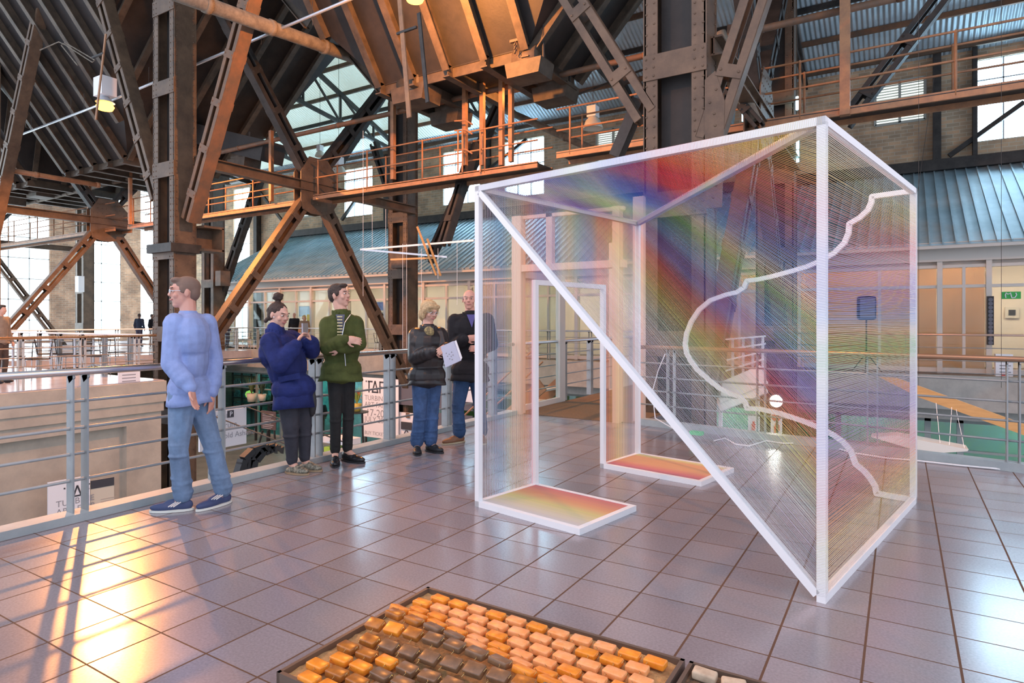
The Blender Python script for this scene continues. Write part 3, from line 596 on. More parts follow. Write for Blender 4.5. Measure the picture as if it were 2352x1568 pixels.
sodium((-8.5, -1.5, 9.5), 'added sodium lamp high behind the viewer, out of view on the left', 1.3, 800)  # unseen lamp added to warm the steel fronts
sodium((2.5, 3.0, 9.0), 'added sodium lamp high above the floor, out of view on the right', 1.3, 450)  # second lamp added out of frame for warm light on the steel
sodium(PY(246, 431, 15), 'tiny distant sodium lamp above the far gusset at left', .8, 90, False)
def highbay(p, label, s=1.0):
    p = V(p); t = thing('highbay_lamp', p, label, 'lamp', None)
    MB().lathe([(.10 * s, .28 * s), (.2 * s, .18 * s), (.27 * s, 0), (.28 * s, -.04 * s), (.25 * s, -.04 * s), (.18 * s, .16 * s)], p, 20).build('bell_reflector', mat('reflector_cream', (.72, .68, .58), .35), t, True)
    MB().box(p + V((0, 0, .42 * s)), (.26 * s, .26 * s, .3 * s)).build('gear_box', WHITE, t); MB().tube([p + V((0, 0, .55 * s)), p + V((0, 0, roofz(p.y) - p.z - .1))], .008, 6).build('hook_rod', STEELD, t)
highbay(PY(1362, 292, 16), 'white bell lamp hanging in front of the louvred window at centre'); highbay(PY(778, 397, 18), 'white bell lamp left of the bright window by the cross brace', 1.1)
highbay(PY(735, 358, 19), 'distant bell lamp above the gusset plate, orange lit', .8)
for u, v0, v1, lb in ((1707, 253, 278, 'short blue-white tube light left of the near column brace foot'), (1739, 234, 262, 'short blue-white tube light beside the bolted plate'), (1831, 222, 252, 'blue-white tube light above the sculpture'), (1832, 313, 342, 'blue-white tube light seen through the threads, upper'), (1832, 345, 372, 'blue-white tube light seen through the threads, lower')):
    a = PY(u, v0, 17.8); b = PY(u, v1, 17.8); t = thing('tube_light', a, lb, 'light'); MB().tube([a, b], .035, 8).build('tube', TUBE, t, True); MB().bb(a.x - .05, a.x + .05, 17.84, 17.9, b.z, a.z).build('backplate', STEELD, t)

# ================================================================== RAILINGS
def railing(pts, label, posts, m_top=RAILS, m=RAILP, group=None, htop=1.04, bars=(.275, .46, .64, .83), pr=.011, hr=.026, pw=.09, gap=.092, offn=None, base=0.0):
    a, b = V(pts[0]), V(pts[1]); u = (b - a).normalized(); n = V((u.y, -u.x, 0)) if offn is None else V(offn)
    t = thing('railing', a, label, 'railing', group)
    MB().tube([a + V((0, 0, htop)) + n * .05, b + V((0, 0, htop)) + n * .05], hr, 14).build('handrail', m_top, t, True)
    for h in bars: MB().tube([a + V((0, 0, h)), b + V((0, 0, h))], pr, 8).build('bar', m, t, True)
    for d in posts:
        k = MB()
        for s in (-.5, .5):
            c = a + u * (d + s * gap); k.beam(c + V((0, 0, base)), c + V((0, 0, htop - .02)), .012, pw, n, off=(0, 0))
            k.beam(c + V((0, 0, htop - .06)) - n * .02, c + V((0, 0, htop - .02)) + n * .05, .012, .05, (0, 0, 1))
        k.build('post', m, t)
    return t
railing([(-4.95, -2.4, 0), (-4.95, 8.0, 0)], 'steel railing with brown top tube along the left edge of the tiled floor', [.17 + 2.3 + 1.065 * i - 1.065 * 3 + 1.06 for i in range(10)], base=.04, offn=(1, 0, 0))
ln = math.hypot(9.9, 1.8)
railing([(-3.0, backY(-3.0) + .06, 0), (6.9, backY(6.9) + .06, 0)], 'steel railing behind the thread sculpture along the back edge of the floor', [.46 + 1.165 * i for i in range(9)], m_top=mat('brown_rail', (.40, .24, .15), .3, .5), base=.04, offn=(0, -1, 0))
railing([(-5.03, 8.4, 0), (-5.03, 18.6, 0)], 'railing along the carpeted bridge seen through the doorway', [1.5 + 1.1 * i for i in range(8)], offn=(1, 0, 0), m_top=GALV)
railing([(-15.0, -2, 0), (-15.0, 8.3, 0)], 'brass-topped railing along the cafe platform edge', [.8 + 1.13 * i + .04 for i in range(9)], m_top=mat('brass_rail', (.75, .42, .22), .25, .8), m=mat('rail_warm', (.50, .42, .36), .4, .2), offn=(1, 0, 0))
railing([(-26, 8.2, 0), (-15.1, 8.2, 0)], 'white-topped railing closing the end of the cafe platform', [.5 + 1.2 * i for i in range(9)], m_top=WHITE, offn=(0, 1, 0))
railing([(-26, 8.5, 0), (-26, 19, 0)], 'far railing beside the two standing men at left', [.5 + 1.3 * i for i in range(8)], m_top=WHITE, offn=(1, 0, 0))
railing([(-31, 19.05, 0), (-5.2, 19.05, 0)], 'long railing in front of the gallery shopfront behind the visitors', [.6 + 1.55 * i for i in range(17)], m_top=GALV, offn=(0, -1, 0), pw=.07)
railing([(-2.9, 19.05, 0), (9.5, 19.05, 0)], 'gallery railing at right below the sheet roof', [.6 + 2.45 * i for i in range(5)], m_top=mat('warm_rail', (.72, .50, .40), .3, .5), offn=(0, -1, 0), bars=(.1, .4, .72), pw=.05)

# ================================================================== THREAD SCULPTURE
A0 = V((-2.734, 3.908, 0)); W_, D_, H_ = 2.458, 2.343, 2.409; BT = .042
def S(e, d, z): return A0 + E1 * e + D1 * d + V((0, 0, z))
sg = thing('thread_sculpture', S(W_ / 2, D_ / 2, 0), 'large white-framed box sculpture strung with rainbow coloured threads', 'sculpture')
h = BT / 2
def bar(name, p, q, n, label=None): return MB().beam(p, q, BT, BT, n).build(name, WHITE, sg, False, label)
bar('frame_bar', S(h, h, 0), S(h, h, H_), E1); bar('frame_bar', S(W_ - h, h, 0), S(W_ - h, h, H_), E1); bar('frame_bar', S(W_ - h, D_ - h, 0), S(W_ - h, D_ - h, H_), E1); bar('frame_bar', S(h, D_ - h, 0), S(h, D_ - h, H_), E1)
bar('frame_bar', S(0, h, H_ - h), S(W_, h, H_ - h), UP); bar('frame_bar', S(W_ - h, BT, H_ - h), S(W_ - h, D_, H_ - h), UP); bar('frame_bar', S(h, BT, H_ - h), S(h, D_, H_ - h), UP)
bar('frame_bar', S(BT, D_ - BT, H_ - h), S(W_ - BT, BT, H_ - h), UP, 'white bar crossing the roof from corner to corner')
bar('frame_bar', S(BT, h, H_ - BT * 1.2), S(W_ - BT, h, BT * .8), D1, 'long white diagonal bar from the top left corner to the floor')
bar('frame_bar', S(W_ - h, BT, h), S(W_ - h, D_, h), UP)
# door opening and floor frames
dl, dr, dz_ = .705, 1.667, 1.735
bar('door_post', S(h, dl - h, 0), S(h, dl - h, dz_), E1); bar('door_post', S(h, dr + h, 0), S(h, dr + h, dz_), E1); bar('door_lintel', S(h, dl, dz_ - h), S(h, dr, dz_ - h), UP)
for d0, d1, L in ((0, dl, .97), (dr, D_, 1.02)):
    bar('floor_frame_bar', S(h, d0, h), S(h, d1, h), UP); bar('floor_frame_bar', S(L - h, d0, h), S(L - h, d1, h), UP)
    bar('floor_frame_bar', S(BT, d0 + h, h), S(L - BT, d0 + h, h), UP); bar('floor_frame_bar', S(BT, d1 - h, h), S(L - BT, d1 - h, h), UP)
# ornate profile in the rear plane
prof = [(2.44, 2.39), (2.366, 2.39), (2.155, 2.385), (2.150, 2.34), (2.125, 2.28), (2.065, 2.225), (1.99, 2.185), (1.983, 2.108), (1.952, 2.031), (1.878, 1.956), (1.792, 1.904), (1.66, 1.853), (1.546, 1.824), (1.37, 1.784), (1.248, 1.763), (1.15, 1.756), (1.122, 1.694), (1.058, 1.655), (.953, 1.635), (.80, 1.585), (.69, 1.50), (.608, 1.385), (.56, 1.27), (.545, 1.17), (.56, 1.08), (.595, 1.02), (.668, .93), (.789, .835), (.892, .765), (1.006, .722), (1.077, .703), (1.132, .653), (1.150, .602), (1.254, .609), (1.437, .587), (1.625, .541), (1.757, .500), (1.873, .448), (1.942, .404), (2.0, .34), (2.035, .235), (2.096, .19), (2.14, .14), (2.177, .08), (2.186, .024), (2.287, .021), (2.44, .021)]
pm = MB(); 
for (a, b), (c, d) in zip(prof[:-1], prof[1:]): pm.beam(S(a, D_ - h, b), S(c, D_ - h, d), BT * .92, BT * .9, D1)
for a, b in prof[1:-1]: pm.lathe([(.001, -BT * .449), (BT * .459, -BT * .449), (BT * .459, BT * .449), (.001, BT * .449)], S(a, D_ - h, b), 14, D1)
pm.build('scrolled_profile', WHITE, sg, False, 'white ornamental scrolled profile strung across the rear of the box')
# thread colours
K = dict(wh=(.86, .86, .88), gr=(.55, .55, .66), vi=(.42, .30, .75), pu=(.22, .12, .62), dp=(.16, .07, .42), bl=(.10, .26, .75), sk=(.28, .55, .88), te=(.25, .62, .62), gn=(.35, .78, .25), lg=(.66, .86, .55), pg=(.80, .88, .70), ye=(.90, .80, .22), cr=(.92, .84, .60), og=(.95, .45, .10), re=(.88, .12, .14), ma=(.60, .05, .13), pk=(.92, .42, .48))
def ramp(t, st):
    t = max(st[0][0], min(st[-1][0], t))
    for (a, ca), (b, cb) in zip(st[:-1], st[1:]):
        if t <= b:
            k = (t - a) / max(b - a, 1e-6); return tuple(K[ca][i] * (1 - k) + K[cb][i] * k for i in range(3))
    return K[st[-1][1]]
def jit(c, s=.10):
    c = tuple(x * .96 + .04 for x in c)
    k = 1 + random.uniform(-s, s); return tuple(max(0, min(1, x * k + random.uniform(-.03, .03))) for x in c)
TR = .00135
def panel(name, label): return MB(), name, label
# 1 side face B-C: horizontal threads coloured by height
ST1 = [(0, 'wh'), (.04, 'cr'), (.10, 'ye'), (.15, 'og'), (.20, 're'), (.25, 'pk'), (.31, 'vi'), (.36, 'vi'), (.41, 'gr'), (.46, 'pg'), (.485, 'gn'), (.52, 'gn'), (.55, 'cr'), (.585, 'sk'), (.62, 'bl'), (.66, 'pu'), (.72, 'vi'), (.77, 'pk'), (.81, 're'), (.86, 'og'), (.92, 'ye'), (.96, 'cr'), (1, 'wh')]
m = MB(); n = 225
for i in range(n):
    t = (i + .5) / n; z = BT + (H_ - 2 * BT) * t; c = tuple(x * .66 + .34 for x in jit(ramp(t, ST1))); j = random.uniform(-.003, .003)  # colours paled towards white for the bright light on this face
    m.thread(S(W_ - BT * .1, BT * .2, z + j), S(W_ - BT * .1, D_ - BT * .2, z - j), TR, c)
m.build('thread_panel', THREAD, sg, False, 'right side panel of level threads banded by height', 'stuff')
# 2 rear face: threads from the scrolled profile to the far right post
def prof_e(z):
    best = None
    for (a, b), (c, d) in zip(prof[:-1], prof[1:]):
        if min(b, d) - 1e-6 <= z <= max(b, d) + 1e-6 and abs(b - d) > 1e-5:
            e = a + (c - a) * (z - b) / (d - b); best = e if best is None else min(best, e)
    return best
m = MB(); n = 215
for i in range(n):
    z = BT + (H_ - 2 * BT) * (i + .5) / n; e = prof_e(z)
    if e is None or e > W_ - .1: continue
    c = jit(ramp(z / H_, ST1)); m.thread(S(e, D_ - h, z), S(W_ - BT * .5, D_ - h, z), TR * .9, c)
m.build('thread_panel', THREAD, sg, False, 'rear threads from the scrolled profile to the far post', 'stuff')
# 3 twisted surface: roof edges A-D-B to the front post
ST3 = [(0, 'wh'), (.06, 'gr'), (.13, 'wh'), (.19, 'pg'), (.25, 'ye'), (.30, 'og'), (.35, 're'), (.40, 'vi'), (.44, 'pu'), (.48, 'sk'), (.53, 'te'), (.57, 'gn'), (.61, 'pg'), (.65, 'sk'), (.69, 'bl'), (.73, 'pu'), (.79, 'ma'), (.83, 're'), (.88, 'og'), (.93, 'ye'), (1, 'wh')]
LA, LB = D_, math.hypot(W_, D_)
def adb(s):
    l = s * (LA + LB)
    if l < LA: return S(h, h + (D_ - BT) * l / LA, H_ - BT * .8)
    k = (l - LA) / LB; return S(h + (W_ - BT) * k, D_ - h - (D_ - BT) * k, H_ - BT * .8)
m = MB(); n = 250
for i in range(n):
    s = (i + .5) / n; j = random.uniform(-.002, .002); c = tuple(x * .86 + .13 for x in jit(ramp(s, ST3)))
    m.thread(adb(s), S(W_ - BT * .6, BT * .1, BT + (H_ - 2 * BT) * s + j), TR, c)
m.build('thread_panel', THREAD, sg, False, 'twisted fan of threads from the roof bars down to the front post', 'stuff')
# 4 roof: two crossing layers
ST4 = [(0, 'wh'), (.10, 'gr'), (.17, 'wh'), (.24, 'vi'), (.30, 'gr'), (.35, 'lg'), (.40, 'pg'), (.45, 'sk'), (.50, 'bl'), (.56, 'pu'), (.62, 're'), (.70, 're'), (.76, 'og'), (.86, 'cr'), (.93, 'ye'), (1, 'cr')]
m = MB(); n = 270
for i in range(n):
    s = (i + .5) / n; m.thread(adb(s) + V((0, 0, .02)), S(BT + (W_ - 2 * BT) * s, h * .4, H_ - BT * .3), TR * 1.15, jit(ramp(s, ST4)))
m.build('thread_panel', THREAD, sg, False, 'roof threads fanning through grey, blue, red and orange', 'stuff')
m = MB(); n = 170
for i in range(n):
    s = (i + .5) / n; q = min(1, .40 + s * .6); m.thread(S(BT + (W_ - 2 * BT) * s * .92, h * .4, H_ - .004), adb(q) + V((0, 0, .03)), TR, jit(ramp(min(1, s * .8 + .25), ST4)))
m.build('thread_panel', THREAD, sg, False, 'second roof layer crossing the first', 'stuff')
# 5 upright threads of the door face
ST5 = [(0, 'wh'), (.05, 'gr'), (.10, 'sk'), (.15, 'pg'), (.20, 'cr'), (.24, 'og'), (.27, 'pk'), (.30, 'vi'), (.34, 'pu'), (.40, 'bl'), (.45, 'pg'), (.50, 'ye'), (.55, 'te'), (.60, 'bl'), (.65, 'pu'), (.69, 're'), (.74, 're'), (.79, 'og'), (.85, 'ye'), (.90, 'cr'), (.95, 'gr'), (1, 'wh')]
m = MB(); n = 235
for i in range(n):
    t = (i + .5) / n; d = BT + (D_ - 2 * BT) * t; zb = BT * .7 if d < dl - BT or d > dr + BT else dz_ - BT * .3
    if dl - BT <= d < dl or dr < d <= dr + BT: zb = dz_ - BT * .3
    m.thread(S(BT * .3, d, zb), S(BT * .3, d, H_ - BT * .5), TR, tuple(x * .8 + .2 for x in jit(ramp(t, ST5))))
m.build('thread_panel', THREAD, sg, False, 'upright threads around the doorway', 'stuff')
# 6 floor frames
for d0, d1, L, st in ((0, dl, .97, [(0, 'wh'), (.2, 'cr'), (.45, 'ye'), (.65, 'og'), (1, 're')]), (dr, D_, 1.02, [(0, 'ma'), (.15, 're'), (.4, 'og'), (.8, 'og'), (.92, 'ye'), (1, 'cr')])):
    m = MB(); n = 110
    for i in range(n):
        t = (i + .5) / n; m.thread(S(BT * .6, d0 + BT * .8 + (d1 - d0 - 1.6 * BT) * t, BT * .95), S(L - BT * .6, d0 + BT * .8 + (d1 - d0 - 1.6 * BT) * t, BT * .95), .0013, tuple(x * .72 + .28 for x in jit(ramp(t, st), .06)))
    m.build('thread_panel', THREAD, sg, False, 'low orange threads stretched over the floor frame', 'stuff')
# 7 windings round the bars
def wind(p, q, st, n, u, v, slant=.0):
    m = MB(); p = V(p); q = V(q); u = V(u); v = V(v); r = BT / 2 + .0012; ax = (q - p).normalized()
    for i in range(n):
        c0 = p + (q - p) * ((i + .5) / n); c = jit(ramp((i + .5) / n, st), .05); c = tuple(x * .55 + .40 for x in c)
        pts = [c0 + u * a * r + v * b * r + ax * (k * slant) for k, (a, b) in enumerate(((-1, -1), (1, -1), (1, 1), (-1, 1), (-1, -1)))]
        for a, b in zip(pts[:-1], pts[1:]): m.thread(a, b, .0009, c)
    m.build('thread_winding', THREAD, sg, False, None, 'stuff')
wind(S(W_ - h, h, .03), S(W_ - h, h, H_ - .03), ST1, 300, E1, D1, .004)
wind(S(W_ - h, D_ - h, .03), S(W_ - h, D_ - h, H_ - .03), ST1, 240, E1, D1)
wind(S(.03, h, H_ - h), S(W_ - .03, h, H_ - h), ST4, 280, D1, UP, .004)
wind(S(BT, D_ - BT, H_ - h), S(W_ - BT, BT, H_ - h), ST3[7:], 300, (E1 + D1).normalized(), UP)
wind(S(h, .03, H_ - h), S(h, D_ - .03, H_ - h), ST5, 200, E1, UP)

# ================================================================== PORTAL AND BRIDGE
PT = mat('portal_paint', (.80, .52, .40), .5)
pt = thing('entrance_portal', (-4.85, 8.15, 0), 'peach steel portal with glass side screen at the mouth of the carpeted bridge', 'portal')
for X in (-4.88, -3.3):
    m = MB(); wq = .08 if X < -4 else .05; m.bb(X - wq, X + wq, 8.05, 8.19, 0, 2.95); m.build('portal_post', PT, pt)
m = MB(); m.bb(-4.97, -3.2, 8.06, 8.22, 2.12, 2.22); m.build('portal_beam', PT, pt)
m = MB(); m.bb(-4.97, -3.2, 8.09, 8.16, 2.90, 2.95); m.build('portal_beam', PT, pt)
for X in (-4.35,): MB().bb(X - .05, X + .05, 8.09, 8.19, 2.22, 2.95).build('mullion', PT, pt)
m = MB(); m.bb(-4.99, -4.93, 8.3, 9.75, 0, .09); m.bb(-4.99, -4.93, 8.3, 9.75, 2.05, 2.15); m.bb(-5.0, -4.92, 8.25, 8.33, 0, 2.15); m.bb(-5.0, -4.92, 9.55, 9.75, 0, 2.15); m.build('screen_frame', FRAMEP, pt)
MB().bb(-4.965, -4.955, 8.33, 9.55, .09, 2.05).build('screen_glass', GLASS, pt)
for Yp in (12.2, 15):
    tag(MB().bb(-5.15, -5.02, Yp, Yp + .12, -.3, 3.0).build('bridge_post', FRAMEP), 'pale upright beside the carpeted bridge, ' + ('nearer' if Yp < 13 else 'further') + ' of the two', 'post', 'uprights beside the carpeted bridge')
# tall peach screen right of the bridge
tag(MB().bb(-3.15, -3.0, 8.3, 8.4, 0, 3.1).build('screen_post', PT), 'peach post at the right side of the carpeted bridge', 'post')

# ================================================================== GLOWING BLOCK PANEL (foreground)
PXL, PXR, PYT, PYB = -2.05, -.735, 2.515, 1.60
pf = thing('block_artwork', (PXL, PYB, 0), 'low framed floor artwork of wired amber and brown soap-like blocks on sand', 'artwork')
FRB = mat('bronze_frame', (.17, .12, .09), .45, .3)
m = MB(); t_ = .016
m.bb(PXL, PXR, PYT - t_, PYT, 0, .045); m.bb(PXL, PXL + t_, PYB, PYT, 0, .045); m.bb(PXR - t_, PXR, PYB, PYT, 0, .045); m.bb(PXL, PXR, PYB, PYB + t_, 0, .045); m.build('tray_frame', FRB, pf)
SAND = mat('sand', (.58, .34, .14), .95, 0, vs=18, col2=(.34, .20, .09), bump=.9, bs=60)  # sodium light mixed into the sand as extra orange
def wave(x, y):
    a = (x - PXL) / (PXR - PXL); b = (PYT - y) / (PYT - PYB)
    return .055 * math.exp(-((b - .42 - .25 * a) / .12) ** 2) * (1 if a < 1 else 0)
m = MB(); nx, ny = 60, 44; vs = []
for j in range(ny + 1):
    for i in range(nx + 1):
        x = PXL + t_ + (PXR - PXL - 2 * t_) * i / nx; y = PYB + t_ + (PYT - PYB - 2 * t_) * j / ny
        vs.append((x, y, .022 + random.uniform(-.004, .004)))
m.add(vs, [(j * (nx + 1) + i, j * (nx + 1) + i + 1, (j + 1) * (nx + 1) + i + 1, (j + 1) * (nx + 1) + i) for j in range(ny) for i in range(nx)]); m.build('sand_bed', SAND, pf, True, kind='stuff')
def blockmat(name, c, c2, tr): 
    b = mat(name, c, .3, 0, vs=25, col2=c2, spec=.5); b.node_tree.nodes['Principled BSDF'].inputs['Subsurface Weight'].default_value = tr; b.node_tree.nodes['Principled BSDF'].inputs['Subsurface Radius'].default_value = (.02, .008, .002); return b
BM = [blockmat('amber_block', (.95, .36, .04), (.78, .24, .02), .4), blockmat('lit_peach_block', (.98, .46, .20), (.90, .34, .10), .3), blockmat('brown_block', (.25, .135, .07), (.16, .09, .05), .1), blockmat('dark_amber_block', (.52, .19, .025), (.30, .11, .03), .3)]  # warmth of the sodium light put into the block colours
def rblock(c, d, rz, tx, ty, bev=.006):
    bm = bmesh.new(); bmesh.ops.create_cube(bm, size=1)
    for v in bm.verts: v.co = V((v.co.x * d[0], v.co.y * d[1], v.co.z * d[2]))
    bmesh.ops.bevel(bm, geom=bm.edges[:], offset=bev, segments=2, affect='EDGES', profile=.5)
    R = M.Rotation(rz, 3, 'Z') @ M.Rotation(tx, 3, 'X') @ M.Rotation(ty, 3, 'Y')
    vs = [R @ v.co + V(c) for v in bm.verts]; bm.verts.ensure_lookup_table(); fs = [[v.index for v in f.verts] for f in bm.faces]; bm.free(); return vs, fs
rows = 11; nb = 0; wires = MB(); prev = None
for r in range(rows):
    cols = 11; row = []
    for c in range(cols):
        a = (c + .5 + (.0 if r % 2 else .42)) / (cols + .4); b = (r + .75) / (rows - .1)
        x = PXL + .05 + (PXR - PXL - .09) * a; y = PYT - .03 - (PYT - PYB - .05) * b
        if x > PXR - .045 or y < PYB + .03: continue
        z = .047 + wave(x, y); gx = (wave(x + .01, y) - wave(x - .01, y)) / .02; gy = (wave(x, y + .01) - wave(x, y - .01)) / .02
        k = b - .38 - .22 * a
        mi = 1 if k < -.02 else (random.choice([0, 3]) if (a < .22 or a > .62) else 2)
        if k >= -.02 and random.random() < .18: mi = random.choice([0, 2, 3])
        if k < -.02 and random.random() < .35: mi = 0
        if nb < 150:
            vs_, fs_ = rblock((x, y, z), (.086, .052, .028), random.uniform(-.06, .06) - .05, math.atan(gy), -math.atan(gx)); mb = MB(); mb.add(vs_, fs_)
            mb.build('soap_block', BM[mi], pf, True) if y > 1.5 else None; nb += 1
        row.append(V((x, y, z)))
    if row:
        for p, q in zip(row[:-1], row[1:]):
            c0 = (p + q) / 2; wires.tube([c0 + V((-.010, -.004, .004)), c0 + V((-.003, .004, .016)), c0 + V((.004, -.003, .016)), c0 + V((.010, .004, .004))], .0009, 4)
        if prev:
            for p in row:
                q = min(prev, key=lambda s: (s - p).length); c0 = (p + q) / 2; wires.tube([c0 + V((-.004, -.008, .004)), c0 + V((.004, -.002, .015)), c0 + V((-.003, .004, .015)), c0 + V((.004, .009, .004))], .0009, 4)
        prev = row
wires.build('binding_wire', mat('brass_wire', (.60, .42, .18), .3, .9), pf, kind='stuff')
p2 = thing('stone_artwork', (-.72, 1.6, 0), 'dark framed tray of pale stones, only its corner showing at bottom', 'artwork')
m = MB(); m.bb(-.715, 1.0, 2.50, 2.515, 0, .045); m.bb(-.715, -.70, 1.6, 2.515, 0, .045); m.build('tray_frame', FRB, p2)
MB().bb(-.70, 1.0, 1.6, 2.5, 0, .02).build('gravel_bed', mat('brown_gravel', (.22, .13, .07), .9, 0, vs=60, col2=(.08, .05, .03), bump=1, bs=90), p2)
for i in range(6):
    vs_, fs_ = rblock((-.64 + .11 * i, 2.45 - .01 * i, .04), (.09, .05, .035), .3 * (i % 3), .1, .05, .008); mb = MB(); mb.add(vs_, fs_); mb.build('pale_stone', mat('pale_stone', (.62, .50, .36), .8, 0, vs=20, col2=(.45, .34, .24)), p2, True)

# ================================================================== PEOPLE
def cap(mb, a, b, ra, rb=None, n=10, sq=None):
    """tapered capsule a->b; sq = (direction, factor) squashes the section along a direction"""
    rb = ra if rb is None else rb; a = V(a); b = V(b); ax = b - a
    if ax.length < 1e-5: ax = V((0, 0, 1e-4)); b = a + ax
    t = ax.normalized(); u = t.orthogonal().normalized(); c = t.cross(u); vs = []; rings = []
    for i in range(4): th = -math.pi / 2 + math.pi / 2 * i / 3.0; rings.append((a + t * ra * math.sin(th), ra * math.cos(th)))
    for i in range(4): th = math.pi / 2 * i / 3.0; rings.append((b + t * rb * math.sin(th), rb * math.cos(th)))
    for p, r in rings:
        for j in range(n):
            o = (u * math.cos(2 * math.pi * j / n) + c * math.sin(2 * math.pi * j / n)) * max(r, 1e-4)
            if sq: d = V(sq[0]).normalized(); o = o - d * o.dot(d) * (1 - sq[1])
            vs.append(p + o)
    fs = [(i * n + j, i * n + (j + 1) % n, (i + 1) * n + (j + 1) % n, (i + 1) * n + j) for i in range(7) for j in range(n)]
    fs += [tuple(range(n))[::-1], tuple(7 * n + j for j in range(n))]
    mb.add(vs, fs)
def ell(mb, c, r, ax=None, n=14, m=9):
    """ellipsoid; r = radii along ax = (x, y, z) axes"""
    ax = ax or (V((1, 0, 0)), V((0, 1, 0)), V((0, 0, 1))); c = V(c); vs = []
    for i in range(1, m):
        th = math.pi * i / m
        for j in range(n):
            ph = 2 * math.pi * j / n; vs.append(c + ax[0] * r[0] * math.sin(th) * math.cos(ph) + ax[1] * r[1] * math.sin(th) * math.sin(ph) + ax[2] * r[2] * math.cos(th))
    top = len(vs); vs += [c + ax[2] * r[2], c - ax[2] * r[2]]
    fs = [(i * n + j, (i + 1) * n + j, (i + 1) * n + (j + 1) % n, i * n + (j + 1) % n) for i in range(m - 2) for j in range(n)]
    fs += [(top, j, (j + 1) % n) for j in range(n)] + [(top + 1, (m - 2) * n + (j + 1) % n, (m - 2) * n + j) for j in range(n)]
    mb.add(vs, fs)
def blob(mb, name, m, parent, vox=.008, sm=4, label=None):
    o = mb.build(name, m, parent, True, label)
    r = o.modifiers.new('remesh', 'REMESH'); r.mode = 'VOXEL'; r.voxel_size = vox; r.use_smooth_shade = True
    if sm: q = o.modifiers.new('smooth', 'SMOOTH'); q.factor = .5; q.iterations = sm
    return o
SKIN = mat('skin', (.72, .42, .32), .5, 0, vs=12, col2=(.64, .36, .27)); SKINR = mat('skin_ruddy', (.66, .34, .26), .5); SKIND = mat('skin_dark', (.16, .09, .06), .5)
EYEW = mat('eye_white', (.8, .78, .75), .3); EYEB = mat('iris', (.06, .04, .03), .2); LIP = mat('lips', (.52, .20, .18), .45); BROWC = mat('brow_hair', (.08, .05, .04), .8)
def cloth(name, c, v=.25, b=.5): return mat(name, c, .85, 0, var=v, vs=7, bump=b, bs=14, spec=.25)
